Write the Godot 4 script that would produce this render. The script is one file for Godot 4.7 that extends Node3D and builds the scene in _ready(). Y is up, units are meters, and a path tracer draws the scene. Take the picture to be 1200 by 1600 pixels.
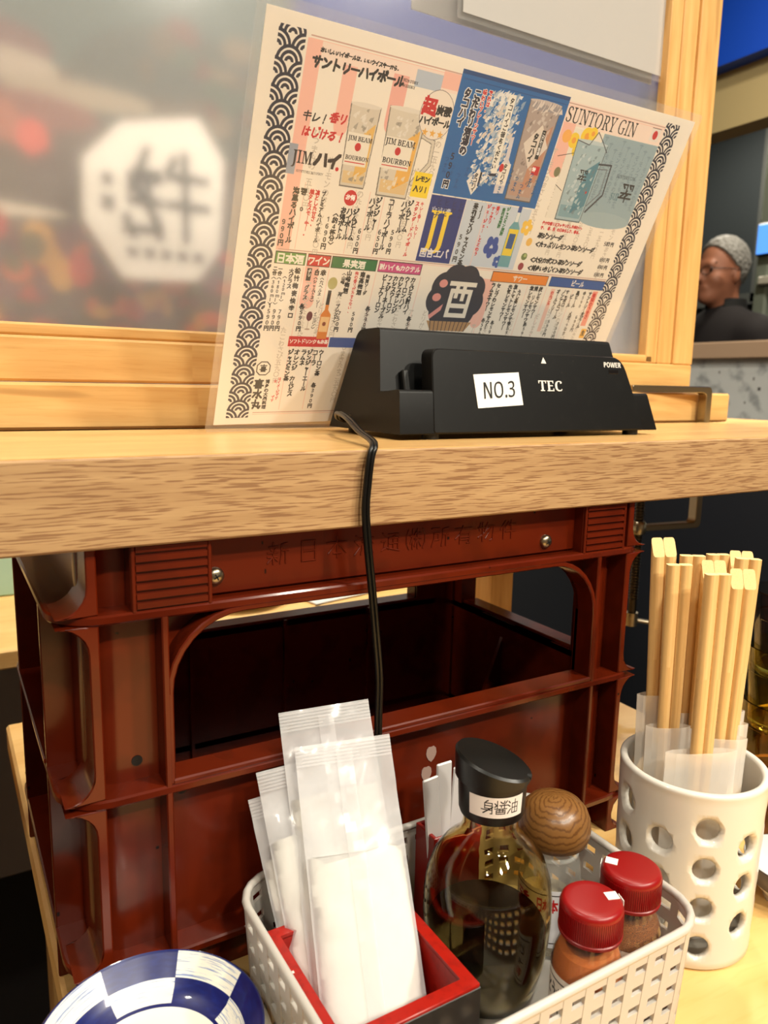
extends Node3D
# A cluttered eating-house table: a plank on a red bottle crate with a drinks sheet, a tablet cradle and a framed screen; condiments below.
# x runs along the plank, y up, z towards the viewer; the table top is y = 0.

func _ready() -> void:
	set_camera()
	set_light()
	make_materials()
	room()
	far_side()
	table_and_plank()
	crate()
	screen_frame()
	drinks_sheet()
	cradle()
	cord()
	clamp_tool()
	basket()
	towel_box()
	soy_bottle()
	jars()
	toothpicks()
	chopstick_stand()
	tumblers()
	plates()
	man()

func set_camera() -> void:
	var c := Camera3D.new()
	c.name = "camera"
	var at := CameraAttributesPhysical.new()
	at.frustum_focal_length = 17.697
	at.frustum_focus_distance = 0.56
	at.exposure_aperture = 6.5
	at.frustum_near = 0.02
	at.frustum_far = 60.0
	c.attributes = at
	c.fov = 68.285
	c.near = 0.02
	c.transform = Transform3D(Basis(Vector3(0.86151, 0.01989, 0.50735), Vector3(0.06824, 0.98563, -0.15451), Vector3(-0.50314, 0.16773, 0.84777)).orthonormalized(), Vector3(0, 0.40, 0))
	add_child(c)
	c.current = true

const LAMPS := [
	# x, z, strength, side
	[0.95, -1.00, 1.9, 0.15], [0.15, 1.45, 3.0, 0.15], [1.45, 1.05, 3.6, 0.15], [-0.95, 1.0, 1.2, 0.15], [0.85, 1.5, 2.6, 0.15],
	[0.55, 0.05, 1.0, 0.15], [-0.75, -0.55, 0.8, 0.15], [1.75, -1.15, 1.0, 0.15], [2.9, -1.7, 1.2, 0.15], [3.5, -2.7, 1.0, 0.15], [0.35, -1.35, 1.3, 0.15],
]
const CEILING := 1.95

func set_light() -> void:
	var e := Environment.new()
	e.background_mode = Environment.BG_COLOR
	e.background_color = Color(0.02, 0.018, 0.015)
	e.tonemap_mode = Environment.TONE_MAPPER_LINEAR
	e.tonemap_exposure = 1.45
	e.sdfgi_enabled = true
	e.ssao_enabled = true
	e.ssil_enabled = true
	var w := WorldEnvironment.new()
	w.name = "surroundings"
	w.environment = e
	add_child(w)
	var trim_m := mat(Color(0.85, 0.84, 0.8), 0.4)
	var glow := mat(Color(1, 0.95, 0.85), 0.5)
	glow.emission_enabled = true
	glow.emission = Color(1.0, 0.945, 0.84)
	glow.emission_energy_multiplier = 6.0
	for l in LAMPS:
		var o := thing("ceiling_lamp", "round recessed ceiling lamp with white ring above the tables", "lamp", Vector3(l[0], CEILING, l[1]), "recessed lamps in the ceiling")
		var b := MB.new()
		b.lathe([Vector2(0.088, 0), Vector2(0.12, 0), Vector2(0.12, -0.012), Vector2(0.09, -0.016), Vector2(0.088, 0)].map(func(p): return Vector2(p.x, p.y)), 32)
		part(o, "ring", b, trim_m, "", false)
		b = MB.new()
		b.lathe([Vector2(0, -0.004), Vector2(0.087, -0.004)], 32)
		part(o, "lens", b, glow, "", false)
		var a := AreaLight3D.new()
		a.name = "light"
		a.area_size = Vector2(l[3], l[3])
		a.light_energy = l[2]
		a.light_color = Color(1.0, 0.965, 0.89)
		a.area_range = 8.0
		a.area_attenuation = 2.0
		a.shadow_enabled = true
		o.add_child(a)
		a.position = Vector3(0, -0.02, 0)
		a.rotation_degrees = Vector3(-90, 0, 0)

# oak sawn along the grain: short dark pores in straight rows
func oak_picture() -> Image:
	var a := FastNoiseLite.new(); a.seed = 5; a.frequency = 1.0; a.fractal_octaves = 2
	var b := FastNoiseLite.new(); b.seed = 19; b.frequency = 1.0; b.fractal_octaves = 2
	var im := Image.create(1024, 400, false, Image.FORMAT_RGB8)
	for y in 400:
		for x in 1024:
			var s := x / 1024.0
			var q := y / 400.0 + a.get_noise_2d(s * 7.0, y / 400.0 * 2.0) * 0.012
			var pore := smoothstep(0.10, 0.36, b.get_noise_2d(s * 22.0, q * 60.0))
			var fine := b.get_noise_2d(s * 35.0 + 40.0, q * 150.0) * 0.5 + 0.5
			var tone := a.get_noise_2d(s * 4.4 + 7.0, q * 9.0) * 0.5 + 0.5
			var c := Color(0.765, 0.63, 0.45).lerp(Color(0.67, 0.53, 0.365), tone)
			c = c.lerp(Color(0.48, 0.33, 0.21), clampf(pore * 0.62 + fine * 0.18, 0.0, 0.9))
			im.set_pixel(x, y, c)
	return im

var M := {}
func make_materials() -> void:
	M.oak = wooden(oak_picture(), Vector3(0.9, 0.10, 0.10), 0.55, 0.03)
	M.oak.uv1_offset = Vector3(0.6, 0.211, 0.071)
	M.oak_top = wooden(grain_picture(512, 256, Color(0.90, 0.75, 0.50), Color(0.80, 0.60, 0.36), 13, 4.0, 12.0, 0.2), Vector3(0.8, 0.3, 0.3), 0.3)
	M.pine = wooden(grain_picture(512, 256, Color(0.90, 0.74, 0.48), Color(0.78, 0.56, 0.30), 21, 3.0, 9.0, 0.12, 0.5), Vector3(0.7, 0.10, 0.10), 0.4)
	M.pine_up = wooden(grain_picture(256, 512, Color(0.90, 0.74, 0.48), Color(0.76, 0.54, 0.28), 27, 3.0, 9.0, 0.12, 0.3, false), Vector3(0.10, 0.7, 0.10), 0.4)
	M.table = wooden(grain_picture(512, 512, Color(0.93, 0.78, 0.52), Color(0.84, 0.64, 0.36), 33, 3.0, 14.0, 0.1), Vector3(0.7, 0.4, 0.4), 0.35)
	var wear := speckle_picture(512, 512, Color(0.360, 0.104, 0.030), Color(0.320, 0.090, 0.026), 41, 0.02, -0.1, 0.5)
	dots(wear, Color(0.10, 0.03, 0.02), 46, 1, 3)
	M.crate = wooden(wear, Vector3(0.5, 0.5, 0.5), 0.25)
	M.crate.metallic_specular = 0.38
	M.crate.clearcoat_enabled = true
	M.crate.clearcoat = 0.2
	M.crate.clearcoat_roughness = 0.12
	M.steel = mat(Color(0.62, 0.58, 0.50), 0.3, 1.0)
	M.dark_steel = mat(Color(0.30, 0.27, 0.23), 0.4, 1.0)
	M.black = mat(Color(0.035, 0.035, 0.035), 0.42)
	M.ink = mat(Color(0.03, 0.03, 0.03), 0.6)
	M.white = mat(Color(0.88, 0.86, 0.83), 0.5)
	M.sticker = mat(Color(0.93, 0.92, 0.90), 0.5)
	M.clear = film(Color(1, 1, 1), 0.05, 0.06)
	M.sheet = film(Color(0.95, 0.94, 0.92), 0.07, 0.10)

func dots(im: Image, c: Color, count: int, s0: int, seed_no: int) -> void:
	var r := RandomNumberGenerator.new()
	r.seed = seed_no
	for i in count:
		im.fill_rect(Rect2i(r.randi() % im.get_width(), r.randi() % im.get_height(), s0 + r.randi() % 2, s0 + r.randi() % 3), c)
# ---------------------------------------------------------------- room
func room() -> void:
	var b := MB.new()
	b.box(Vector3(1.1, -0.76, -0.5), Vector3(6.2, 0.08, 6.4))
	struct("floor", b, mat(Color(0.10, 0.09, 0.085), 0.5), "dark tiled floor under the tables", "floor", Vector3(1.1, -0.8, -1.1))
	b = MB.new()
	b.box(Vector3(1.1, CEILING + 0.05, -0.5), Vector3(6.2, 0.1, 6.4))
	struct("ceiling", b, mat(Color(0.55, 0.48, 0.38), 0.9), "plain beige ceiling of the room", "ceiling", Vector3(1.1, CEILING, -1.1))
	var plaster := mat(Color(0.62, 0.60, 0.60), 0.85)
	b = MB.new()
	b.box(Vector3(0.0, 0.6, -1.81), Vector3(3.86, 2.7, 0.1))
	struct("wall_back", b, plaster, "light grey wall behind the framed screen", "wall", Vector3(0, -0.72, -1.81))
	b = MB.new()
	b.box(Vector3(-1.95, 0.6, -0.5), Vector3(0.1, 2.7, 6.4))
	struct("wall_left", b, mat(Color(0.50, 0.42, 0.33), 0.85), "beige wall at the side of the room", "wall", Vector3(-1.95, -0.72, -1.1))
	b = MB.new()
	b.box(Vector3(1.1, 0.6, 2.65), Vector3(6.2, 2.7, 0.1))
	struct("wall_front", b, mat(Color(0.42, 0.36, 0.30), 0.85), "brown wall behind the seats", "wall", Vector3(1.1, -0.72, 1.45))
	b = MB.new()
	b.box(Vector3(4.15, 0.6, -0.5), Vector3(0.1, 2.7, 6.4))
	struct("wall_right", b, mat(Color(0.26, 0.27, 0.265), 0.7), "dark grey wall far behind the man", "wall", Vector3(4.15, -0.72, -1.1))
	b = MB.new()
	b.box(Vector3(3.0, 0.6, -3.65), Vector3(2.4, 2.7, 0.1))
	struct("wall_far", b, mat(Color(0.16, 0.17, 0.17), 0.7), "dark wall at the far end of the aisle", "wall", Vector3(3.0, -0.72, -3.65))

func far_side() -> void:
	# low wall along the aisle
	var o := thing("half_wall", "low concrete wall with a tan cap and a navy base along the aisle", "wall", Vector3(2.06, -0.72, -1.2))
	var b := MB.new()
	b.box(Vector3(2.06, 0.32, -1.2), Vector3(0.10, 0.34, 3.4))
	var conc := speckle_picture(512, 512, Color(0.60, 0.61, 0.60), Color(0.44, 0.45, 0.45), 61, 0.02, 0.0, 0.6, 4)
	dots(conc, Color(0.20, 0.19, 0.18), 26, 5, 8)
	dots(conc, Color(0.34, 0.33, 0.32), 90, 3, 9)
	part(o, "concrete_face", b, wooden(conc, Vector3(0.9, 0.9, 0.9), 0.9))
	b = MB.new()
	b.box(Vector3(2.06, 0.515, -1.2), Vector3(0.14, 0.05, 3.44), 0.004)
	part(o, "cap", b, mat(Color(0.52, 0.43, 0.34), 0.5), "tan wooden cap")
	b = MB.new()
	b.box(Vector3(2.06, -0.285, -1.2), Vector3(0.09, 0.87, 3.4))
	part(o, "base_panel", b, mat(Color(0.035, 0.05, 0.085), 0.6), "dark navy panel")
	# overhead band
	o = thing("overhead_fascia", "bright blue band over a beige bulkhead above the aisle", "fascia", Vector3(2.36, 1.27, -1.4))
	b = MB.new()
	b.box(Vector3(2.34, 1.70, -1.4), Vector3(0.06, 0.49, 3.0))
	part(o, "blue_band", b, mat(Color(0.03, 0.25, 0.68), 0.5))
	b = MB.new()
	b.box(Vector3(2.42, 1.60, -1.4), Vector3(0.1, 0.66, 3.0))
	part(o, "bulkhead", b, mat(Color(0.62, 0.55, 0.38), 0.8), "beige bulkhead")
	# dark glazed door with metal edge, pipe, small lit screen on the far wall
	o = thing("dark_window", "dark window with a grey metal frame on the far wall", "window", Vector3(4.06, 0.9, -2.9))
	b = MB.new()
	b.box(Vector3(4.08, 1.45, -3.05), Vector3(0.03, 1.0, 0.55))
	part(o, "pane", b, mat(Color(0.24, 0.26, 0.27), 0.35))
	b = MB.new()
	b.box(Vector3(4.07, 1.45, -2.75), Vector3(0.05, 1.1, 0.06))
	b.box(Vector3(4.07, 0.92, -3.05), Vector3(0.05, 0.06, 0.6))
	b.box(Vector3(4.07, 1.98, -3.05), Vector3(0.05, 0.06, 0.6))
	part(o, "frame", b, mat(Color(0.34, 0.35, 0.34), 0.5))
	o = thing("steel_column", "pale steel column standing beside the dark window", "column", Vector3(3.5, -0.72, -2.33))
	b = MB.new()
	b.box(Vector3(3.5, 0.6, -2.33), Vector3(0.08, 2.64, 0.07), 0.01)
	part(o, "shaft", b, mat(Color(0.50, 0.53, 0.48), 0.5))
	b = MB.new()
	b.box(Vector3(3.46, 0.92, -2.28), Vector3(0.05, 0.04, 0.10), 0.006)
	part(o, "bracket", b, mat(Color(0.8, 0.78, 0.72), 0.5))
	o = thing("small_screen", "small lit pale blue screen fixed to the steel column", "screen", Vector3(3.44, 1.03, -2.31))
	b = MB.new()
	b.box(Vector3(3.445, 1.11, -2.31), Vector3(0.02, 0.15, 0.09), 0.006)
	part(o, "case", b, M.black)
	b = MB.new()
	b.box(Vector3(3.433, 1.11, -2.31), Vector3(0.006, 0.135, 0.078), 0.002)
	var lit := mat(Color(0.3, 0.5, 0.7), 0.4)
	lit.emission_enabled = true
	lit.emission = Color(0.35, 0.62, 1.0)
	lit.emission_energy_multiplier = 0.8
	part(o, "display", b, lit)
	# navy wainscot on the grey wall
	o = thing("wall_panel", "dark navy panel covering the lower grey wall beside the next table", "panel", Vector3(1.43, -0.72, -1.75))
	b = MB.new()
	b.box(Vector3(1.43, -0.16, -1.75), Vector3(0.92, 1.08, 0.02), 0.002)
	part(o, "board", b, mat(Color(0.03, 0.04, 0.065), 0.6))
	# picture wall behind the screen
	o = thing("wall_banner", "large blue banner hanging on the grey wall behind the screen", "banner", Vector3(1.2, 0.72, -1.75))
	b = MB.new()
	b.box(Vector3(1.34, 1.25, -1.75), Vector3(1.14, 1.06, 0.012), 0.002)
	part(o, "cloth", b, mat(Color(0.16, 0.20, 0.42), 0.8))
	o = thing("food_poster", "large food poster with red and orange dishes on the wall", "poster", Vector3(0.2, 0.45, -1.752))
	b = MB.new()
	b.box(Vector3(0.20, 1.16, -1.75), Vector3(1.12, 1.42, 0.014), 0.002)
	part(o, "board", b, mat(Color(0.5, 0.45, 0.4), 0.7))
	b = MB.new()
	b.quad(Vector3(-0.355, 0.455, -1.742), Vector3(0.755, 0.455, -1.742), Vector3(0.755, 1.865, -1.742), Vector3(-0.355, 1.865, -1.742))
	var pm := mat(Color.WHITE, 0.6)
	pm.albedo_texture = picture(poster_print())
	part(o, "print", b, pm)
	o = thing("octagon_sign", "white octagonal sign with large black brush lettering before the poster", "sign", Vector3(0.43, 0.6, -1.65))
	var oct := PackedVector2Array()
	for p in [Vector2(0.35, 0.60), Vector2(0.505, 0.608), Vector2(0.555, 0.675), Vector2(0.566, 0.86), Vector2(0.512, 0.935), Vector2(0.355, 0.90), Vector2(0.28, 0.822), Vector2(0.276, 0.71)]:
		oct.append(p)
	b = MB.new()
	b.prism(oct, -1.67, -1.65, Transform3D(), 0.002)
	part(o, "board", b, mat(Color(0.86, 0.83, 0.78), 0.7))
	b = MB.new()
	var gl := []
	for s in strokes_of("鮮"):
		var q := []
		for p in s: q.append(Vector2(0.36 + p.x * 0.165, 0.855 - p.y * 0.165))
		gl.append(q)
	b.pen(gl, Transform3D(Basis(), Vector3(0, 0, -1.65)), 0.016, 0.002)
	for i in 5:
		b.box(Vector3(0.37 + i * 0.034, 0.655, -1.649), Vector3(0.02, 0.02, 0.002))
	b.box(Vector3(0.325, 0.79, -1.649), Vector3(0.02, 0.022, 0.002))
	b.box(Vector3(0.325, 0.745, -1.649), Vector3(0.024, 0.026, 0.002))
	part(o, "lettering", b, M.ink)
	b = MB.new()
	b.box(Vector3(0.43, 0.77, -1.706), Vector3(0.04, 0.04, 0.074))
	part(o, "bracket", b, M.dark_steel)
	# the next table and what stands on it
	o = thing("back_table", "next wooden table standing against the grey wall", "table", Vector3(0.4, -0.72, -1.48))
	b = MB.new()
	b.box(Vector3(0.1, -0.016, -1.47), Vector3(1.7, 0.03, 0.54), 0.003)
	part(o, "table_top", b, M.table)
	for sx in [-0.6, 0.85]:
		for sz in [-1.68, -1.26]:
			b = MB.new()
			b.box(Vector3(sx, -0.375, sz), Vector3(0.05, 0.69, 0.05))
			part(o, "leg", b, M.pine_up)
	o = thing("white_dish", "white round dish with a blue rim on the next table", "dish", Vector3(0.46, 0, -1.305))
	b = MB.new()
	b.lathe([Vector2(0, 0), Vector2(0.05, 0), Vector2(0.10, 0.018), Vector2(0.099, 0.022), Vector2(0.06, 0.008), Vector2(0, 0.006)], 40, Vector3(0.46, 0, -1.305))
	part(o, "body", b, coated(Color(0.9, 0.89, 0.86), 0.4))
	b = MB.new()
	b.lathe([Vector2(0.093, 0.0195), Vector2(0.1005, 0.0225), Vector2(0.0985, 0.0235), Vector2(0.093, 0.0205)], 40, Vector3(0.46, 0, -1.305))
	part(o, "rim_line", b, mat(Color(0.08, 0.14, 0.42), 0.3))
	o = thing("paper_sheet", "white paper sheet lying on the next table beside the dish", "paper", Vector3(0.64, 0.001, -1.275))
	b = MB.new()
	b.box(Vector3(0.64, 0.002, -1.275), Vector3(0.16, 0.001, 0.12), 0.0, Basis(Vector3.UP, 0.2))
	part(o, "leaf", b, M.white)
	o = thing("mustard_box", "low mustard yellow box on the next table", "box", Vector3(0.80, 0, -1.36))
	b = MB.new()
	b.box(Vector3(0.80, 0.02, -1.36), Vector3(0.09, 0.04, 0.07), 0.004)
	part(o, "body", b, mat(Color(0.85, 0.60, 0.12), 0.5))
	o = thing("green_glass", "pale green drinking glass on the next table", "glass", Vector3(0.89, 0, -1.34))
	b = MB.new()
	b.lathe([Vector2(0, 0), Vector2(0.028, 0), Vector2(0.035, 0.09), Vector2(0.033, 0.09), Vector2(0.027, 0.008), Vector2(0, 0.008)], 32, Vector3(0.89, 0, -1.34))
	part(o, "body", b, film(Color(0.75, 0.86, 0.78), 0.45))
	o = thing("teal_box", "pale teal paper box on the next table by the wall", "box", Vector3(0.10, 0, -1.55))
	b = MB.new()
	b.box(Vector3(0.10, 0.05, -1.55), Vector3(0.12, 0.10, 0.08), 0.003)
	part(o, "body", b, mat(Color(0.66, 0.82, 0.76), 0.6))

func poster_print() -> Image:
	var im := Image.create(400, 510, false, Image.FORMAT_RGB8)
	im.fill(Color(0.30, 0.24, 0.19))
	var P := Print.new()
	P.im = im
	P.k = 360.0   # pixels per metre across; origin top left of the board
	P.host = self
	var r := RandomNumberGenerator.new()
	r.seed = 77
	# place given in metres on the wall
	var put := func(x: float, y: float, rx: float, ry: float, c: Color) -> void:
		P.disc(x + 0.355, 1.865 - y, rx, ry, c)
	put.call(0.4, 1.22, 0.9, 0.22, Color(0.26, 0.30, 0.27))
	put.call(0.52, 1.00, 0.24, 0.13, Color(0.24, 0.25, 0.21))
	put.call(0.12, 1.03, 0.13, 0.045, Color(0.38, 0.25, 0.22))
	put.call(0.16, 0.995, 0.10, 0.028, Color(0.60, 0.54, 0.46))
	put.call(0.30, 0.960, 0.15, 0.026, Color(0.55, 0.49, 0.40))
	put.call(0.20, 0.915, 0.13, 0.035, Color(0.45, 0.27, 0.22))
	put.call(0.14, 0.88, 0.05, 0.05, Color(0.58, 0.32, 0.22))
	put.call(0.205, 0.862, 0.030, 0.036, Color(0.74, 0.28, 0.20))
	put.call(0.14, 0.80, 0.07, 0.05, Color(0.28, 0.22, 0.15))
	put.call(0.26, 0.78, 0.08, 0.07, Color(0.27, 0.20, 0.15))
	for i in 26:
		put.call(0.4 + r.randf() * 0.33, 0.92 + r.randf() * 0.2, 0.012 + r.randf() * 0.03, 0.012 + r.randf() * 0.025, [Color(0.32, 0.27, 0.2), Color(0.24, 0.28, 0.22), Color(0.42, 0.36, 0.28), Color(0.36, 0.22, 0.18)][i % 4])
	put.call(0.0, 0.722, 0.27, 0.014, Color(0.80, 0.75, 0.66))
	for i in 190:
		var c: Color = [Color(0.62, 0.15, 0.08), Color(0.72, 0.30, 0.10), Color(0.34, 0.10, 0.11), Color(0.74, 0.52, 0.16), Color(0.20, 0.14, 0.11), Color(0.38, 0.20, 0.22), Color(0.30, 0.28, 0.12)][i % 7]
		put.call(-0.33 + r.randf() * 1.08, 0.47 + r.randf() * 0.225, 0.010 + r.randf() * 0.024, 0.010 + r.randf() * 0.022, c)
	put.call(0.245, 0.605, 0.025, 0.035, Color(0.80, 0.58, 0.20)); put.call(0.285, 0.615, 0.025, 0.035, Color(0.76, 0.18, 0.08))
	return im
# ---------------------------------------------------------------- table, plank, crate
func table_and_plank() -> void:
	var o := thing("dining_table", "light wooden dining table under the crate and condiments", "table", Vector3(0.35, -0.72, -0.35))
	var b := MB.new()
	b.box(Vector3(0.393, -0.016, -0.34), Vector3(0.694, 0.032, 1.18), 0.003)
	part(o, "table_top", b, M.table)
	for sx in [0.10, 0.68]:
		for sz in [-0.85, 0.17]:
			b = MB.new()
			b.box(Vector3(sx, -0.375, sz), Vector3(0.06, 0.69, 0.06))
			part(o, "leg", b, M.pine_up)
	o = thing("wooden_ledge", "narrow pale wooden ledge behind and beside the red crate", "ledge", Vector3(-0.4, -0.72, -0.875))
	b = MB.new()
	b.box(Vector3(-0.4, -0.016, -0.86), Vector3(0.84, 0.03, 0.14), 0.003)
	part(o, "board", b, M.table)
	b = MB.new()
	b.box(Vector3(-0.4, -0.376, -0.86), Vector3(0.8, 0.69, 0.03))
	part(o, "side_panel", b, M.pine_up)
	o = thing("oak_plank", "thick oak plank laid across the red crate as a shelf", "plank", Vector3(0.45, 0.306, -0.545))
	b = MB.new()
	b.box(Vector3(0.45, 0.3315, -0.5425), Vector3(1.8, 0.051, 0.225), 0.0012)
	part(o, "board", b, M.oak)
	b = MB.new()
	b.box(Vector3(0.45, 0.3572, -0.5425), Vector3(1.7965, 0.0008, 0.2215))
	part(o, "polished_top", b, M.oak_top, "smooth lighter upper face")
	o = thing("rear_board", "second board behind the oak plank carrying the framed screen", "plank", Vector3(0.35, 0.306, -0.75))
	b = MB.new()
	b.box(Vector3(0.35, 0.331, -0.75), Vector3(1.5, 0.05, 0.14), 0.001)
	part(o, "board", b, M.pine)
	o = thing("support_post", "square pale wooden post propping the rear board", "post", Vector3(0.635, 0, -0.775))
	b = MB.new()
	b.box(Vector3(0.635, 0.153, -0.775), Vector3(0.036, 0.306, 0.036), 0.001)
	part(o, "shaft", b, M.pine_up)

func wall_strip(b: MB, pts: Array, y0: float, y1: float, th: float) -> void:
	# pts run so that outside is on the right-hand side; outward = (dz, -dx)
	var cnt := pts.size()
	var nn := []
	for i in cnt:
		var d: Vector2 = pts[mini(i + 1, cnt - 1)] - pts[maxi(i - 1, 0)]
		nn.append(Vector2(d.y, -d.x).normalized())
	for i in cnt - 1:
		var a := Vector3(pts[i].x, 0, pts[i].y); var c := Vector3(pts[i + 1].x, 0, pts[i + 1].y)
		var na := Vector3(nn[i].x, 0, nn[i].y); var nc := Vector3(nn[i + 1].x, 0, nn[i + 1].y)
		var u := Vector3.UP
		b.quadn(a + u * y0, c + u * y0, c + u * y1, a + u * y1, na, nc, nc, na)
		b.quadn(a - na * th + u * y0, c - nc * th + u * y0, c - nc * th + u * y1, a - na * th + u * y1, -na, -nc, -nc, -na)
		b.quadn(a + u * y1, c + u * y1, c - nc * th + u * y1, a - na * th + u * y1, u, u, u, u)
		b.quadn(a + u * y0, c + u * y0, c - nc * th + u * y0, a - na * th + u * y0, -u, -u, -u, -u)
	for e in [0, cnt - 1]:
		var a := Vector3(pts[e].x, 0, pts[e].y)
		var m := Vector3(nn[e].x, 0, nn[e].y)
		var d := Vector3(-m.z, 0, m.x) * (-1.0 if e == 0 else 1.0)
		b.quadn(a + Vector3.UP * y0, a - m * th + Vector3.UP * y0, a - m * th + Vector3.UP * y1, a + Vector3.UP * y1, d, d, d, d)

func crate() -> void:
	var X0 := 0.046; var X1 := 0.528; var Z0 := -0.728; var Z1 := -0.435
	var IN := 0.018
	var o := thing("bottle_crate", "dark red plastic bottle crate with raised lettering under the oak plank", "crate", Vector3(0.287, 0, -0.59))
	var b := MB.new()
	# wall loop, counter-clockwise in (x, z): right-hand outside means going clockwise seen from above
	var wx0 := X0 + IN; var wx1 := X1 - IN; var wz0 := Z0 + IN; var wz1 := Z1 - IN
	var rr := 0.02
	var loop_o := rrect(wx0, wz0, wx1, wz1, rr, 6)
	var loop_i := rrect(wx0 + 0.004, wz0 + 0.004, wx1 - 0.004, wz1 - 0.004, rr - 0.004, 6)
	b.ring(loop_o, loop_i, 0.0, 0.153)
	b.ring(loop_o, loop_i, 0.262, 0.3055)
	# corner pillars between the windows
	var wl := 0.113; var wr := 0.465
	var sz0 := -0.675; var sz1 := -0.50
	for sx in [0, 1]:
		for sz in [0, 1]:
			var cx := wx0 + rr if sx == 0 else wx1 - rr
			var cz := wz0 + rr if sz == 0 else wz1 - rr
			var a0: float = [[180.0, 90.0], [270.0, 0.0]][sx][sz]
			var arc := arc_pts(Vector2(cx, cz), rr, a0, a0 + 90.0, 6)
			var pts := []
			# ends of the strip: start lies before the arc (counter-clockwise order)
			var ends := {"0_0": [Vector2(wx0, sz0), Vector2(wl, wz0)], "0_1": [Vector2(wl, wz1), Vector2(wx0, sz1)], "1_0": [Vector2(wr, wz0), Vector2(wx1, sz0)], "1_1": [Vector2(wx1, sz1), Vector2(wr, wz1)]}
			var e: Array = ends["%d_%d" % [sx, sz]]
			pts.append(e[0]); pts.append_array(arc); pts.append(e[1])
			wall_strip(b, pts, 0.153, 0.262, 0.004)
	# floor
	b.box(Vector3((X0 + X1) / 2, 0.004, (Z0 + Z1) / 2), Vector3(X1 - X0 - 0.044, 0.006, Z1 - Z0 - 0.044))
	# ribs running round
	var ro := rrect(X0, Z0, X1, Z1, 0.03, 6)
	for y in [0.035, 0.150, 0.2635]:
		b.ring(ro, loop_i, y - 0.003, y + 0.003, 0.0012)
	# upright ribs
	for x in [0.109, 0.469]:
		b.box(Vector3(x, 0.131, -0.4455), Vector3(0.0042, 0.262, 0.0205), 0.0008)
		b.box(Vector3(x, 0.131, -0.7175), Vector3(0.0042, 0.262, 0.0205), 0.0008)
	for z in [-0.497, -0.678]:
		b.box(Vector3(0.0565, 0.131, z), Vector3(0.0205, 0.262, 0.0042), 0.0008)
		b.box(Vector3(0.5175, 0.131, z), Vector3(0.0205, 0.262, 0.0042), 0.0008)
	# corner fins with rounded ends, front and back, between the ribs
	for band in [[0.0, 0.032], [0.038, 0.147], [0.153, 0.2605], [0.2665, 0.3055]]:
		for sd in [0, 1]:
			var y0: float = band[0]; var y1: float = band[1]
			var f := minf(0.017, (y1 - y0) * 0.48)
			var pts := [Vector2(0.072, y0), Vector2(0.072, y1)]
			pts.append_array(arc_pts(Vector2(0.066 - f, y1 - f), f, 90, 0, 6) if y1 < 0.3 else [Vector2(0.066, y1)])
			pts.append_array(arc_pts(Vector2(0.066 - f, y0 + f), f, 0, -90, 6))
			var pl := PackedVector2Array()
			for p in pts: pl.append(p if sd == 0 else Vector2(X0 + X1 - p.x, p.y))
			b.prism(pl, -0.475, -0.437, Transform3D(), 0.0008)
			b.prism(pl, -0.726, -0.688, Transform3D(), 0.0008)
	# arch round the front and rear window
	var inner := [Vector2(wl, 0.153), Vector2(wl, 0.212)]
	inner.append_array(arc_pts(Vector2(wl + 0.046, 0.212), 0.046, 180, 90, 8))
	inner.append_array(arc_pts(Vector2(wr - 0.046, 0.212), 0.046, 90, 0, 8))
	inner.append(Vector2(wr, 0.153))
	var rib := PackedVector2Array()
	for p in inner: rib.append(p)
	var outer := [Vector2(wl - 0.004, 0.153), Vector2(wl - 0.004, 0.212)]
	outer.append_array(arc_pts(Vector2(wl + 0.046, 0.212), 0.050, 180, 90, 8))
	outer.append_array(arc_pts(Vector2(wr - 0.046, 0.212), 0.050, 90, 0, 8))
	outer.append(Vector2(wr + 0.004, 0.153))
	outer.reverse()
	for p in outer: rib.append(p)
	b.prism(rib, -0.457, -0.4355, Transform3D(), 0.0008)
	b.prism(rib, -0.7275, -0.706, Transform3D(), 0.0008)
	# spandrels closing the wall behind the arch
	for sd in [0, 1]:
		var sp := PackedVector2Array()
		sp.append(Vector2(wl, 0.262)); sp.append(Vector2(wl, 0.212))
		for p in arc_pts(Vector2(wl + 0.046, 0.212), 0.046, 180, 90, 8): sp.append(p)
		sp.append(Vector2(wl + 0.046, 0.262))
		if sd == 1:
			for i in sp.size(): sp[i] = Vector2(wl + wr - sp[i].x, sp[i].y)
		b.prism(sp, -0.457, -0.453)
		b.prism(sp, -0.710, -0.706)
	# window sills
	b.box(Vector3((wl + wr) / 2, 0.1545, -0.446), Vector3(wr - wl + 0.004, 0.004, 0.022), 0.001)
	b.box(Vector3((wl + wr) / 2, 0.1545, -0.717), Vector3(wr - wl + 0.004, 0.004, 0.022), 0.001)
	for x in [0.055, 0.519]:
		b.box(Vector3(x, 0.1545, -0.5875), Vector3(0.02, 0.004, 0.175), 0.001)
	# lettering field and its sides
	b.box(Vector3(0.293, 0.2865, -0.4515), Vector3(0.312, 0.038, 0.009), 0.001)
	b.box(Vector3(0.293, 0.2865, -0.7115), Vector3(0.312, 0.038, 0.009), 0.001)
	# braces inside
	var tri := PackedVector2Array([Vector2(0.506, 0.006), Vector2(0.506, 0.135), Vector2(0.455, 0.006)])
	b.prism(tri, -0.603, -0.599)
	for x in [0.20, 0.30, 0.40]:
		b.box(Vector3(x, 0.08, -0.704), Vector3(0.003, 0.15, 0.006))
	part(o, "body", b, M.crate)
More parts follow.
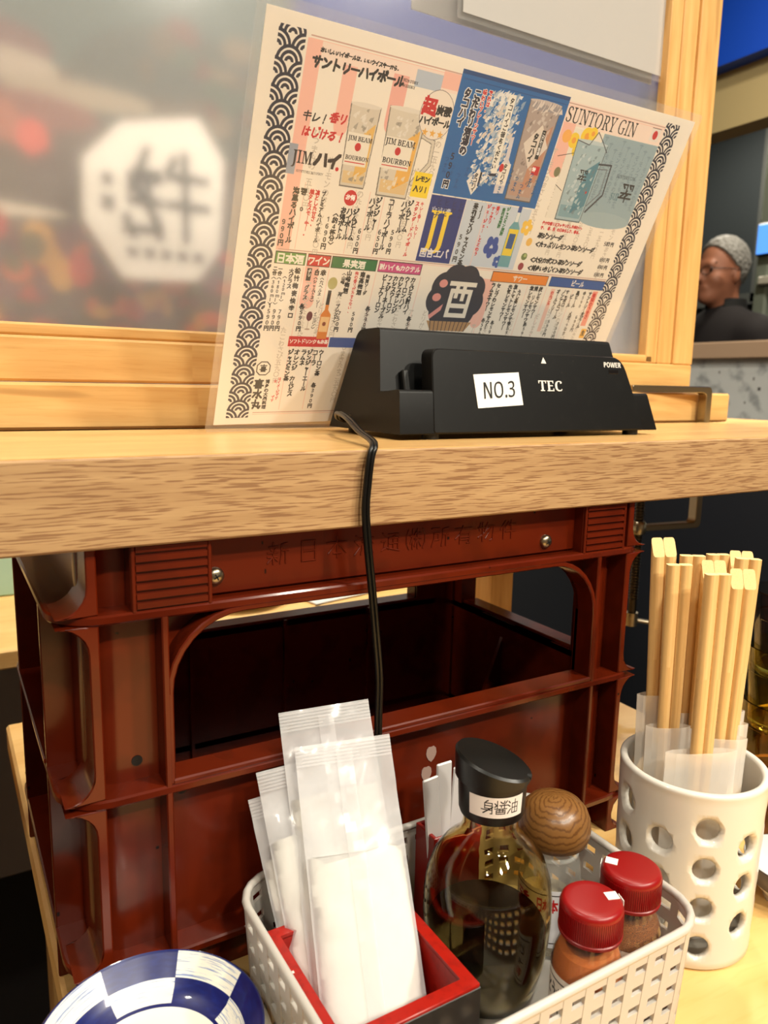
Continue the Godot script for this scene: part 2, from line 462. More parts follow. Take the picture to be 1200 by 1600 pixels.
	# grip panels with grooves
	for x in [0.1143, 0.4725]:
		b = MB.new()
		b.box(Vector3(x, 0.2855, -0.446), Vector3(0.048, 0.040, 0.018), 0.0008)
		for i in 7:
			b.box(Vector3(x, 0.2695 + i * 0.0056, -0.4366), Vector3(0.042, 0.0034, 0.003))
		b.box(Vector3(x - 0.0225, 0.2855, -0.4366), Vector3(0.0025, 0.040, 0.003), 0.0006)
		b.box(Vector3(x + 0.0225, 0.2855, -0.4366), Vector3(0.0025, 0.040, 0.003), 0.0006)
		part(o, "grip_panel", b, M.crate)
	b = MB.new()
	var tx := "新日本流通㈱所有物件"
	for i in tx.length():
		var gl := []
		for s in strokes_of(tx[i]):
			var q := []
			for p in s: q.append(Vector2(0.1785 + i * 0.0213 + p.x * 0.0145, 0.2972 - p.y * 0.0142))
			gl.append(q)
		b.pen(gl, Transform3D(Basis(), Vector3(0, 0, -0.4472)), 0.0011, 0.0010)
	part(o, "lettering", b, M.crate, "raised lettering moulded in the plastic")
	for q in [Vector2(0.1435, 0.2795), Vector2(0.4171, 0.277)]:
		b = MB.new()
		var bs := Basis(Vector3.RIGHT, PI / 2)
		var c := Vector3(q.x, q.y, -0.447)
		b.lathe([Vector2(0.0058, 0), Vector2(0.0056, 0.0015), Vector2(0.0045, 0.003), Vector2(0.0026, 0.0039), Vector2(0, 0.0042)], 20, c, 40, 0, TAU, bs)
		var s := part(o, "screw", b, M.steel, "steel cross-head screw")
		b = MB.new()
		b.box(c + Vector3(0, 0, 0.0041), Vector3(0.0042, 0.0009, 0.0006), 0.0, Basis(Vector3.BACK, 0.5))
		b.box(c + Vector3(0, 0, 0.0041), Vector3(0.0009, 0.0042, 0.0006), 0.0, Basis(Vector3.BACK, 0.5))
		part(s, "cross_slot", b, M.ink)
	# drain holes and scraps of an old label
	for q in [Vector3(0.0935, 0.1655, -0.4529), Vector3(0.121, 0.139, -0.4529)]:
		b = MB.new()
		b.lathe([Vector2(0.0034, -0.001), Vector2(0.0034, 0.0004), Vector2(0, 0.0004)], 14, q, 40, 0, TAU, Basis(Vector3.RIGHT, PI / 2))
		part(o, "drain_hole", b, M.ink)
	for q in [Vector2(0.316, 0.116), Vector2(0.312, 0.100)]:
		b = MB.new()
		var bl := PackedVector2Array()
		for i in 12:
			var a := TAU * i / 12.0
			bl.append(q + Vector2(cos(a) * 0.0048, sin(a) * (0.0062 + 0.0012 * sin(a * 3))))
		b.prism(bl, -0.4532, -0.4524)
		part(o, "label_scrap", b, mat(Color(0.62, 0.52, 0.48), 0.4), "pale scrap of an old label")

# ---------------------------------------------------------------- framed screen on the boards
func screen_frame() -> void:
	var o := thing("framed_screen", "pine framed screen with a hazy plastic pane standing behind the drinks sheet", "screen", Vector3(0.3, 0.356, -0.70))
	var b := MB.new()
	b.box(Vector3(0.28, 0.3762, -0.6975), Vector3(1.36, 0.0385, 0.045), 0.0024)
	part(o, "base_beam", b, M.pine)
	b = MB.new()
	b.box(Vector3(0.25, 0.4145, -0.705), Vector3(1.286, 0.037, 0.03), 0.0022)
	part(o, "bottom_rail", b, M.pine)
	b = MB.new()
	b.box(Vector3(0.23, 0.4385, -0.703), Vector3(1.18, 0.0105, 0.014), 0.002)
	part(o, "bead", b, M.pine)
	b = MB.new()
	b.box(Vector3(0.8175, 0.78, -0.703), Vector3(0.021, 0.693, 0.014), 0.001)
	part(o, "bead", b, M.pine_up)
	for e in [[0.8415, 0.027, -0.694], [0.874, 0.038, -0.690], [-0.374, 0.038, -0.690]]:
		b = MB.new()
		b.box(Vector3(e[0], 0.765, (e[2] - 0.72) / 2), Vector3(e[1], 0.664, e[2] + 0.72), 0.0015)
		part(o, "post", b, M.pine_up)
	b = MB.new()
	b.box(Vector3(0.25, 1.115, -0.705), Vector3(1.286, 0.036, 0.03), 0.0012)
	part(o, "top_rail", b, M.pine)
	b = MB.new()
	b.box(Vector3(0.23, 0.775, -0.7115), Vector3(1.18, 0.676, 0.003))
	var pane := glass(Color(0.95, 0.95, 0.96), 0.10, 0.113)
	part(o, "pane", b, pane, "hazy plastic pane")
	# cards slipped behind the top of the pane
	var c := thing("paper_card", "blank white card in a clear sleeve fixed to the screen pane", "card", Vector3(0.66, 0.78, -0.7085))
	b = MB.new()
	b.box(Vector3(0.662, 0.884, -0.7068), Vector3(0.318, 0.20, 0.0006))
	part(c, "paper", b, mat(Color(0.70, 0.68, 0.66), 0.7))
	b = MB.new()
	b.box(Vector3(0.662, 0.884, -0.7068), Vector3(0.332, 0.214, 0.0014))
	part(c, "sleeve", b, M.sheet)
	c = thing("backing_card", "pale card leaning behind the screen pane seen hazily", "card", Vector3(0.64, 0.77, -0.725))
	b = MB.new()
	b.box(Vector3(0.63, 0.895, -0.725), Vector3(0.36, 0.23, 0.001))
	part(c, "paper", b, mat(Color(0.72, 0.68, 0.62), 0.7))

func drinks_sheet() -> void:
	var bl := Vector3(0.19716, 0.36345, -0.61147)
	var u := Vector3(0.99941, 0.02182, -0.02670)
	var up := Vector3(-0.00814, 0.90183, 0.43202)
	var nn := u.cross(up).normalized()
	var o := thing("drinks_sheet", "laminated drinks menu sheet leaning on the back of the black cradle", "menu", bl)
	var w := 0.42; var h := 0.297
	var bs := Basis(u, up, nn)
	var b := MB.new()
	var f := nn * 0.0003
	b.quad(bl + f, bl + u * w + f, bl + u * w + up * h + f, bl + up * h + f)
	var pm := mat(Color.WHITE, 0.6)
	pm.albedo_texture = picture(menu_print())
	part(o, "print", b, pm, "colourful printed drinks list")
	b = MB.new()
	f = -nn * 0.0001
	b.quad(bl + u * w + f, bl + f, bl + up * h + f, bl + u * w + up * h + f)
	var backm := mat(Color(0.93, 0.91, 0.87), 0.8)
	backm.backlight_enabled = true
	backm.backlight = Color(0.5, 0.5, 0.48)
	part(o, "paper_back", b, backm)
	b = MB.new()
	var pl := PackedVector2Array()
	for p in rrect(-0.0065, -0.0065, w + 0.0065, h + 0.0065, 0.004, 4): pl.append(p)
	b.prism(pl, -0.0007, 0.0009, Transform3D(bs, bl))
	part(o, "laminate", b, M.sheet, "clear plastic laminate")

# ---------------------------------------------------------------- tablet cradle
func sloped(b: MB, prof: PackedVector2Array, y0: float) -> void:
	# profile in (z, y); ends lean in with height
	var cnt := prof.size()
	var area := 0.0
	for i in cnt: area += prof[i].cross(prof[(i + 1) % cnt])
	if area < 0.0: prof.reverse()
	var L := func(p: Vector2) -> Vector3: return Vector3(0.300 + (p.y - y0) * 0.10, p.y, p.x)
	var R := func(p: Vector2) -> Vector3: return Vector3(0.586 - (p.y - y0) * 0.26, p.y, p.x)
	var nn := []
	for i in cnt:
		var d := prof[(i + 1) % cnt] - prof[i]
		nn.append(Vector2(d.y, -d.x).normalized())
	for i in cnt:
		var j := (i + 1) % cnt
		var na: Vector2 = nn[i]; var nb: Vector2 = nn[i]
		if nn[i].dot(nn[(i + cnt - 1) % cnt]) > 0.7: na = (nn[i] + nn[(i + cnt - 1) % cnt]).normalized()
		if nn[i].dot(nn[j]) > 0.7: nb = (nn[i] + nn[j]).normalized()
		var A := Vector3(0, na.y, na.x); var B := Vector3(0, nb.y, nb.x)
		b.quadn(L.call(prof[i]), L.call(prof[j]), R.call(prof[j]), R.call(prof[i]), A, B, B, A)
	var idx := Geometry2D.triangulate_polygon(prof)
	for i in range(0, idx.size(), 3):
		var n1 := Vector3(-1, 0.10, 0).normalized(); var n2 := Vector3(1, 0.26, 0).normalized()
		b.tri(L.call(prof[idx[i]]), L.call(prof[idx[i + 1]]), L.call(prof[idx[i + 2]]), n1, n1, n1)
		b.tri(R.call(prof[idx[i]]), R.call(prof[idx[i + 1]]), R.call(prof[idx[i + 2]]), n2, n2, n2)

func text_part(parent: Node3D, called: String, txt: String, at: Vector3, bs: Basis, size: float, m: Material, face := "Droid Sans", bold := false) -> void:
	var f := SystemFont.new()
	f.font_names = PackedStringArray([face])
	f.font_weight = 700 if bold else 400
	var t := TextMesh.new()
	t.text = txt
	t.font = f
	t.font_size = 64
	t.pixel_size = size / 64.0
	t.depth = 0.0003
	var o := MeshInstance3D.new()
	o.name = called
	o.mesh = t
	o.material_override = m
	parent.add_child(o, true)
	o.transform = Transform3D(bs, at - parent.position)

func cradle() -> void:
	var Y := 0.358
	var o := thing("tablet_cradle", "black plastic charging cradle with a white number sticker on the oak plank", "cradle", Vector3(0.443, Y, -0.54))
	var plastic_im := speckle_picture(512, 512, Color(0.028, 0.029, 0.028), Color(0.05, 0.05, 0.048), 91, 0.03, 0.1, 0.7, 4)
	dots(plastic_im, Color(0.13, 0.12, 0.11), 120, 1, 4)
	var bk := wooden(plastic_im, Vector3(0.25, 0.25, 0.25), 0.45)
	bk.metallic_specular = 0.36
	var b := MB.new()
	var pr := rounded([Vector2(-0.485, Y + 0.004), Vector2(-0.4925, Y + 0.038), Vector2(-0.516, Y + 0.036), Vector2(-0.521, Y + 0.036), Vector2(-0.532, Y + 0.086), Vector2(-0.568, Y + 0.086), Vector2(-0.604, Y + 0.004)], [0.001, 0.003, 0.001, 0.001, 0.003, 0.009, 0.001])
	sloped(b, pr, Y)
	part(o, "body", b, bk)
	b = MB.new()
	var lip := rounded([Vector2(0.331, -0.0295), Vector2(0.3365, 0.036), Vector2(0.5475, 0.036), Vector2(0.5575, 0.004), Vector2(0.566, -0.0295)], [0.003, 0.008, 0.014, 0.006, 0.003])
	var sk := Transform3D(Basis(Vector3.RIGHT, Vector3(0, 1, -0.23), Vector3.BACK), Vector3(0, Y + 0.034, -0.4910))
	b.prism(lip, -0.016, 0.0, sk, 0.0009)
	part(o, "front_lip", b, bk)
	b = MB.new()
	b.box(Vector3(0.325, Y + 0.044, -0.519), Vector3(0.006, 0.018, 0.006), 0.001, Basis(Vector3.RIGHT, -0.25))
	part(o, "guide_clip", b, M.black)
	for q in [Vector2(0.32, -0.59), Vector2(0.562, -0.59), Vector2(0.335, -0.495), Vector2(0.56, -0.495)]:
		b = MB.new()
		b.lathe([Vector2(0, 0), Vector2(0.007, 0), Vector2(0.007, 0.006), Vector2(0, 0.006)], 14, Vector3(q.x, Y - 0.0002, q.y))
		part(o, "foot", b, M.black)
	b = MB.new()
	b.box(Vector3(0.3035, Y + 0.011, -0.572), Vector3(0.005, 0.012, 0.014), 0.001)
	part(o, "cord_socket", b, M.ink)
	# marks on the lip: the face leans back
	var upv := Vector3(0, 1, -0.23).normalized()
	var fn := Vector3.RIGHT.cross(upv)
	var at := func(x: float, y: float, lift := 0.0004) -> Vector3: return Vector3(x, Y + y, -0.4910 - (y - 0.034) * 0.23) + fn * lift
	var bs := Basis(Vector3.RIGHT, upv, fn)
	b = MB.new()
	var tilt := bs * Basis(Vector3.BACK, 0.06)
	b.box(at.call(0.3985, 0.0385, 0.0004), Vector3(0.0475, 0.0275, 0.0004), 0.0, tilt)
	var st := part(o, "number_sticker", b, M.sticker, "white sticker with a hand-cut number")
	var slant := tilt * Basis(Vector3(0.92, 0, 0), Vector3(0.12, 1.12, 0), Vector3.BACK)
	text_part(o, "sticker_text", "NO.3", at.call(0.399, 0.0385, 0.0009), slant, 0.0165, M.ink)
	text_part(o, "maker_name", "TEC", at.call(0.4555, 0.0425, 0.0004), bs * Basis(Vector3(1.1, 0, 0), Vector3.UP, Vector3.BACK), 0.0125, M.white, "Droid Serif", true)
	text_part(o, "power_mark", "POWER", at.call(0.533, 0.0625, 0.0003), bs, 0.0042, M.white, "Droid Sans", true)
	b = MB.new()
	b.face([at.call(0.4475, 0.0615), at.call(0.4535, 0.0615), at.call(0.4505, 0.0668)])
	part(o, "arrow_mark", b, M.white)
	b = MB.new()
	b.box(at.call(0.534, 0.0565, 0.0), Vector3(0.012, 0.0035, 0.0008), 0.0002, bs)
	part(o, "power_light", b, mat(Color(0.10, 0.09, 0.09), 0.15))

func smooth_path(pts: Array, per := 8) -> Array:
	var o := []
	var cnt := pts.size()
	for i in cnt - 1:
		var p0: Vector3 = pts[maxi(i - 1, 0)]; var p1: Vector3 = pts[i]; var p2: Vector3 = pts[i + 1]; var p3: Vector3 = pts[mini(i + 2, cnt - 1)]
		for k in per:
			o.append(p1.cubic_interpolate(p2, p0, p3, float(k) / per))
	o.append(pts[cnt - 1])
	return o

func cord() -> void:
	var o := thing("power_cord", "thin black twin cord hanging from the cradle over the plank edge", "cord", Vector3(0.241, 0.355, -0.43))
	var base := [Vector3(0.3000, 0.368, -0.572), Vector3(0.290, 0.371, -0.566), Vector3(0.278, 0.376, -0.543), Vector3(0.266, 0.374, -0.505), Vector3(0.258, 0.366, -0.470), Vector3(0.252, 0.3625, -0.444), Vector3(0.245, 0.3600, -0.4275), Vector3(0.241, 0.352, -0.4245), Vector3(0.239, 0.335, -0.4245), Vector3(0.238, 0.318, -0.4245), Vector3(0.240, 0.295, -0.4245), Vector3(0.244, 0.265, -0.425), Vector3(0.248, 0.23, -0.425), Vector3(0.251, 0.20, -0.425), Vector3(0.251, 0.17, -0.425), Vector3(0.2525, 0.13, -0.427), Vector3(0.255, 0.105, -0.429)]
	for s in [-1.0, 1.0]:
		var b := MB.new()
		var pts := []
		for p in base: pts.append(p + Vector3(0.0014 * s, 0, 0))
		b.tube(smooth_path(pts, 6), 0.00165, 8)
		part(o, "strand", b, mat(Color(0.02, 0.02, 0.02), 0.3))

func clamp_tool() -> void:
	var o := thing("screw_clamp", "grey steel screw clamp gripping the screen foot and rear board", "clamp", Vector3(0.893, 0.08, -0.664))
	var dir := Vector3(-0.988, 0, -0.155).normalized()
	var side := Vector3(-dir.z, 0, dir.x)
	var bs := Basis(dir, Vector3.UP, dir.cross(Vector3.UP))
	var S := Vector3(0.893, 0, -0.664)
	var prof := rounded([Vector2(-0.004, 0.213), Vector2(0.106, 0.213), Vector2(0.106, 0.221), Vector2(0.006, 0.221), Vector2(0.006, 0.396), Vector2(0.128, 0.396), Vector2(0.128, 0.4045), Vector2(-0.004, 0.4045)], [0.009, 0.002, 0.001, 0.006, 0.006, 0.001, 0.002, 0.009])
	var b := MB.new()
	b.prism(prof, -0.0075, 0.0075, Transform3D(Basis(dir, Vector3.UP, dir.cross(Vector3.UP)), S), 0.001)
	part(o, "bow", b, M.steel)
	b = MB.new()
	var q := S + dir * 0.096
	b.tube([q + Vector3(0, 0.302, 0), q + Vector3(0, 0.095, 0)], 0.0055, 12)
	for i in 40:
		b.lathe([Vector2(0.0053, -0.001), Vector2(0.0066, 0), Vector2(0.0053, 0.001)], 12, q + Vector3(0, 0.12 + i * 0.004, 0))
	part(o, "spindle", b, M.dark_steel)
	b = MB.new()
	b.lathe([Vector2(0, 0), Vector2(0.009, 0), Vector2(0.010, 0.003), Vector2(0.010, 0.014), Vector2(0.008, 0.017), Vector2(0, 0.017)], 20, q + Vector3(0, 0.209, 0))
	part(o, "collar", b, M.steel)
	b = MB.new()
	b.lathe([Vector2(0, 0), Vector2(0.0085, 0), Vector2(0.0085, 0.018), Vector2(0, 0.018)], 20, q + Vector3(0, 0.082, 0))
	part(o, "handle_boss", b, M.steel)
	b = MB.new()
	b.tube([q + Vector3(-0.02, 0.092, -0.018), q + Vector3(0.035, 0.085, 0.03)], 0.0032, 10)
	part(o, "handle_bar", b, M.steel)
# ---------------------------------------------------------------- condiments basket
func basket() -> void:
	var o := thing("condiment_basket", "pale grey plastic basket with slotted sides holding the condiments", "basket", Vector3(0.265, 0, -0.34))
	var m := mat(Color(0.74, 0.72, 0.69), 0.4)
	m.subsurf_scatter_enabled = true
	m.subsurf_scatter_strength = 0.05
	var H := 0.080
	var th := 0.0022
	# slot columns along the rim
	var top := [0.144, -0.4265, 0.391, -0.2525, 0.028]
	var bot := [0.149, -0.4215, 0.386, -0.2575, 0.024]
	var ptop := rrect(top[0], top[1], top[2], top[3], top[4], 10)
	var per := 0.0
	for i in ptop.size(): per += ptop[i].distance_to(ptop[(i + 1) % ptop.size()])
	var cols := int(round(per / 0.0165))
	var s_at := []
	for i in cols:
		s_at.append(float(i) / cols); s_at.append((i + 0.42) / cols)
	var pick := func(lp: Array, s: float) -> Vector2:
		var tot := 0.0
		for i in lp.size(): tot += lp[i].distance_to(lp[(i + 1) % lp.size()])
		var d := s * tot
		for i in lp.size():
			var l: float = lp[i].distance_to(lp[(i + 1) % lp.size()])
			if d <= l: return lp[i].lerp(lp[(i + 1) % lp.size()], d / maxf(l, 1e-9))
			d -= l
		return lp[0]
	var pbot := rrect(bot[0], bot[1], bot[2], bot[3], bot[4], 10)
	var A := []; var B := []
	for s in s_at:
		A.append(pick.call(ptop, s)); B.append(pick.call(pbot, s))
	var cnt := A.size()
	var NN := []
	for i in cnt:
		var d: Vector2 = A[(i + 1) % cnt] - A[(i + cnt - 1) % cnt]
		NN.append(Vector3(d.y, 0, -d.x).normalized())
	var rows := [0.002, 0.011, 0.0165, 0.025, 0.0305, 0.039, 0.0445, 0.053, 0.0585, 0.067, 0.0725, H]
	# rows 1-2, 3-4 ... with odd index hold slots
	var pos := func(i: int, y: float) -> Vector3:
		var p: Vector2 = B[i % cnt].lerp(A[i % cnt], y / H)
		return Vector3(p.x, y, p.y)
	var b := MB.new()
	var hole := func(c: int, r: int) -> bool: return c % 2 == 1 and r % 2 == 1 and r < 10 and r > 0
	for c in cnt:
		var d := (c + 1) % cnt
		for r in rows.size() - 1:
			if hole.call(c, r): continue
			var y0: float = rows[r]; var y1: float = rows[r + 1]
			var p1: Vector3 = pos.call(c, y0); var p2: Vector3 = pos.call(d, y0); var p3: Vector3 = pos.call(d, y1); var p4: Vector3 = pos.call(c, y1)
			var n1: Vector3 = NN[c]; var n2: Vector3 = NN[d]
			# the weave: plain columns stand a touch proud
			var pr := 0.0003 if c % 2 == 0 else 0.0
			b.quadn(p1 + n1 * pr, p2 + n2 * pr, p3 + n2 * pr, p4 + n1 * pr, n1, n2, n2, n1)
			b.quadn(p1 - n1 * th, p2 - n2 * th, p3 - n2 * th, p4 - n1 * th, -n1, -n2, -n2, -n1)
			if c % 2 == 0:
				var t1 := (p1 - p2).normalized()
				b.quadn(p1, p1 + n1 * pr, p4 + n1 * pr, p4, t1, t1, t1, t1)
				b.quadn(p2, p2 + n2 * pr, p3 + n2 * pr, p3, -t1, -t1, -t1, -t1)
				if r % 2 == 1 and r < 10:
					b.quadn(p1, p1 - n1 * th, p4 - n1 * th, p4, t1, t1, t1, t1)
					b.quadn(p2, p2 - n2 * th, p3 - n2 * th, p3, -t1, -t1, -t1, -t1)
			elif r % 2 == 0:
				var u := Vector3.UP
				b.quadn(p4, p3, p3 - n2 * th, p4 - n1 * th, u, u, u, u)
				b.quadn(p1, p2, p2 - n2 * th, p1 - n1 * th, -u, -u, -u, -u)
	part(o, "side_wall", b, m)
	b = MB.new()
	var rim := []
	for i in cnt:
		var p: Vector3 = pos.call(i, H)
		rim.append(p - NN[i] * 0.0012)
	b.tube(rim, 0.0026, 8, true)
	part(o, "rim", b, m)
	b = MB.new()
	var fl := PackedVector2Array()
	for p in rrect(bot[0] + 0.001, bot[1] + 0.001, bot[2] - 0.001, bot[3] - 0.001, bot[4] - 0.001, 6): fl.append(Vector2(p.x, -p.y))
	b.prism(fl, 0.0004, 0.003, Transform3D(Basis(Vector3.RIGHT, Vector3(0, 0, -1), Vector3.UP), Vector3.ZERO))
	part(o, "bottom", b, m)

const FLOOR := 0.0032

func towel_box() -> void:
	var x0 := 0.1510; var x1 := 0.2440; var z0 := -0.3905; var z1 := -0.2925
	var h := 0.065
	var t := 0.0085
	var o := thing("lacquer_box", "square lacquer box, black outside and red inside, holding wrapped towels", "box", Vector3(0.1975, FLOOR, -0.3415))
	var b := MB.new()
	# outer boards
	b.box(Vector3((x0 + x1) / 2, h / 2 + FLOOR / 2, z1 - 0.002), Vector3(x1 - x0, h - FLOOR, 0.004), 0.0006)
	b.box(Vector3((x0 + x1) / 2, h / 2 + FLOOR / 2, z0 + 0.002), Vector3(x1 - x0, h - FLOOR, 0.004), 0.0006)
	b.box(Vector3(x0 + 0.002, h / 2 + FLOOR / 2, (z0 + z1) / 2), Vector3(0.004, h - FLOOR, z1 - z0 - 0.006), 0.0006)
	b.box(Vector3(x1 - 0.002, h / 2 + FLOOR / 2, (z0 + z1) / 2), Vector3(0.004, h - FLOOR, z1 - z0 - 0.006), 0.0006)
	b.box(Vector3((x0 + x1) / 2, FLOOR + 0.002, (z0 + z1) / 2), Vector3(x1 - x0 - 0.006, 0.004, z1 - z0 - 0.006))
	part(o, "outer_shell", b, coated(Color(0.03, 0.026, 0.024), 0.4, 0.6))
	var redm := wooden(speckle_picture(256, 256, Color(0.62, 0.085, 0.035), Color(0.56, 0.07, 0.03), 51, 0.05, 0.0, 0.5), Vector3(0.1, 0.1, 0.1), 0.35)
	b = MB.new()
	var lo := rrect(x0 + 0.0004, z0 + 0.0004, x1 - 0.0004, z1 - 0.0004, 0.0012, 3)
	var li := rrect(x0 + t, z0 + t, x1 - t, z1 - t, 0.0005, 3)
	b.ring(lo, li, h - 0.0008, h + 0.0018, 0.0005)
	part(o, "red_rim", b, redm, "bright red lacquered rim")
	b = MB.new()
	var lm := rrect(x0 + 0.0042, z0 + 0.0042, x1 - 0.0042, z1 - 0.0042, 0.0006, 3)
	b.ring(lm, li, FLOOR + 0.004, h - 0.0004)
	b.box(Vector3((x0 + x1) / 2, FLOOR + 0.0052, (z0 + z1) / 2), Vector3(x1 - x0 - 0.014, 0.002, z1 - z0 - 0.014))
	part(o, "red_lining", b, redm)
	for q in [Vector3(0.163, h + 0.002, -0.2975), Vector3(0.1545, h + 0.002, -0.352)]:
		b = MB.new()
		b.box(q, Vector3(0.0014, 0.0006, 0.0018), 0.0002)
		part(o, "crumb", b, M.white)
	# wrapped towels: base on the box floor, leaning on the crate
	packs()

func pack_mesh(length: float, width: float, thick: float, t_from: float, t_to: float, seed_no: int, front_bulge: float) -> Array:
	# returns film, towel, seals in the pack's own axes: x across, y along, z out of the front
	var nz := FastNoiseLite.new()
	nz.seed = seed_no
	nz.frequency = 1.0
	var nx := 10
	var ny := 30
	var f := MB.new()
	var depth := func(s: float, q: float) -> float:
		var e := sin(PI * clampf(q, 0, 1))
		var body := smoothstep(0.0, 0.10, s) * (1.0 - smoothstep(t_to / length - 0.04, t_to / length + 0.16, s))
		return (0.0006 + thick * 0.5 * body) * pow(maxf(e, 0.0), 0.35) + 0.0004
	var wob := func(s: float, q: float) -> float:
		return nz.get_noise_2d(q * 3.0, s * 7.0) * 0.0022 * (0.3 + s) + nz.get_noise_2d(q * 9.0 + 5.0, s * 22.0) * 0.0006
	for side in [1.0, -1.0]:
		var g := []
		for j in ny + 1:
			var row := []
			for i in nx + 1:
				var q := float(i) / nx
				var s := float(j) / ny
				row.append(Vector3((q - 0.5) * width * (1.0 - 0.02 * s), s * length, side * depth.call(s, q) + wob.call(s, q) + front_bulge * sin(PI * s)))
			g.append(row)
		var nr := []
		for j in ny + 1:
			var row := []
			for i in nx + 1:
				var dx: Vector3 = g[j][mini(i + 1, nx)] - g[j][maxi(i - 1, 0)]
				var dy: Vector3 = g[mini(j + 1, ny)][i] - g[maxi(j - 1, 0)][i]
				row.append(dx.cross(dy).normalized() * side)
			nr.append(row)
		for j in ny:
			for i in nx:
				f.quadn(g[j][i], g[j][i + 1], g[j + 1][i + 1], g[j + 1][i], nr[j][i], nr[j][i + 1], nr[j + 1][i + 1], nr[j + 1][i])
	# towel roll inside
	var t := MB.new()
	var tg := []
	var rows := 16
	for j in rows + 1:
		var s := lerpf(t_from, t_to, float(j) / rows) / length
		var row := []
		for k in 20:
			var a := TAU * k / 20.0
			var hw := width * 0.5 * 0.93
			var ce := pow(absf(cos(a)), 0.35) * signf(cos(a))
			var ragged := 0.006 * nz.get_noise_2d(ce * 2.5, 3.0) if j == rows else 0.0
			var squash := 0.35 if j == 0 or j == rows else 1.0
			var d: float = depth.call(s, 0.5 + ce * 0.46) - 0.0007
			row.append(Vector3(ce * hw, s * length + ragged, sin(a) * d * squash + wob.call(s, 0.5 + ce * 0.46) + front_bulge * sin(PI * s)))
		tg.append(row)
	for j in rows:
		for k in 20:
			var l := (k + 1) % 20
			var c := Vector3(0, (tg[j][k].y + tg[j + 1][k].y) * 0.5, front_bulge * sin(PI * tg[j][k].y / length))
			var n1: Vector3 = Vector3(tg[j][k].x * 0.05, 0, tg[j][k].z - c.z).normalized()
			var n2: Vector3 = Vector3(tg[j][l].x * 0.05, 0, tg[j][l].z - c.z).normalized()
			t.quadn(tg[j][k], tg[j][l], tg[j + 1][l], tg[j + 1][k], n1, n2, n2, n1)
	for e in [0, rows]:
		for k in range(1, 19):
			var m := Vector3.DOWN if e == 0 else Vector3.UP
			t.tri(tg[e][0], tg[e][k], tg[e][k + 1], m, m, m)
	# crimped seal across the top and the back seam down the middle
	var se := MB.new()
	for j in 6:
		var y := length - 0.0012 - j * 0.0021
		for i in nx:
			var q0 := float(i) / nx; var q1 := float(i + 1) / nx
			var z0: float = wob.call(y / length, q0) + depth.call(y / length, q0) + 0.0003
			var z1: float = wob.call(y / length, q1) + depth.call(y / length, q1) + 0.0003
			var a := Vector3((q0 - 0.5) * width * 0.98, y, z0); var c := Vector3((q1 - 0.5) * width * 0.98, y, z1)
			var dn := Vector3(0, -0.0013, 0)
			se.quadn(a + dn, c + dn, c, a, Vector3.BACK, Vector3.BACK, Vector3.BACK, Vector3.BACK)
	var sm := MB.new()
	for j in ny:
		var s0 := 0.03 + 0.94 * float(j) / ny; var s1 := 0.03 + 0.94 * float(j + 1) / ny
		for k in 3:
			var q0 := 0.42 + k * 0.055; var q1 := q0 + 0.055
			var P := func(s: float, q: float) -> Vector3: return Vector3((q - 0.5) * width, s * length, depth.call(s, q) + wob.call(s, q) + front_bulge * sin(PI * s) + 0.0008)
			sm.quad(P.call(s0, q0), P.call(s0, q1), P.call(s1, q1), P.call(s1, q0))
	return [f, t, se, sm]

func packs() -> void:
	var filmm := film(Color(0.93, 0.93, 0.94), 0.32, 0.16)
	var seal := film(Color(0.95, 0.95, 0.96), 0.25, 0.2)
	var towel := mat(Color(0.95, 0.94, 0.90), 0.95)
	towel.backlight_enabled = true
	towel.backlight = Color(0.3, 0.3, 0.28)
	var list := [
		# base, top, yaw of the width axis, roll, length, width, towel end, seed
		[Vector3(0.1985, 0.014, -0.3260), Vector3(0.2150, 0.1690, -0.4100), 20.0, 0.0, 0.177, 0.064, 0.108, 3, "wrapped wet towel in clear film, frontmost in the lacquer box"],
		[Vector3(0.1985, 0.013, -0.3385), Vector3(0.2110, 0.187, -0.4300), 20.0, 0.0, 0.196, 0.062, 0.142, 9, "wrapped wet towel standing tallest in the lacquer box"],
		[Vector3(0.1920, 0.013, -0.3480), Vector3(0.1885, 0.158, -0.4235), 24.0, 0.0, 0.160, 0.056, 0.118, 17, "wrapped wet towel tucked behind the tallest one in the lacquer box"],
		[Vector3(0.1900, 0.013, -0.3555), Vector3(0.1820, 0.143, -0.4270), 26.0, 0.0, 0.142, 0.054, 0.104, 23, "wrapped wet towel rearmost and shortest in the lacquer box"],
	]
	for e in list:
		var parts := pack_mesh(e[4], e[5], 0.0085, 0.006, e[6], e[7], 0.0)
		var o := thing("wrapped_towel", e[8], "wet towel", e[0], "wrapped wet towels in the lacquer box")
		var up: Vector3 = (e[1] - e[0]).normalized()
		var yaw: float = deg_to_rad(e[2])
		var across := Vector3(cos(yaw), 0, sin(yaw))
		across = (across - up * across.dot(up)).normalized()
		o.basis = Basis(across, up, across.cross(up))
		part(o, "towel", parts[1], towel, "", false)
		part(o, "film", parts[0], filmm, "clear plastic wrapper", false)
		part(o, "top_seal", parts[2], seal, "", false)
		part(o, "back_seam", parts[3], seal, "", false)

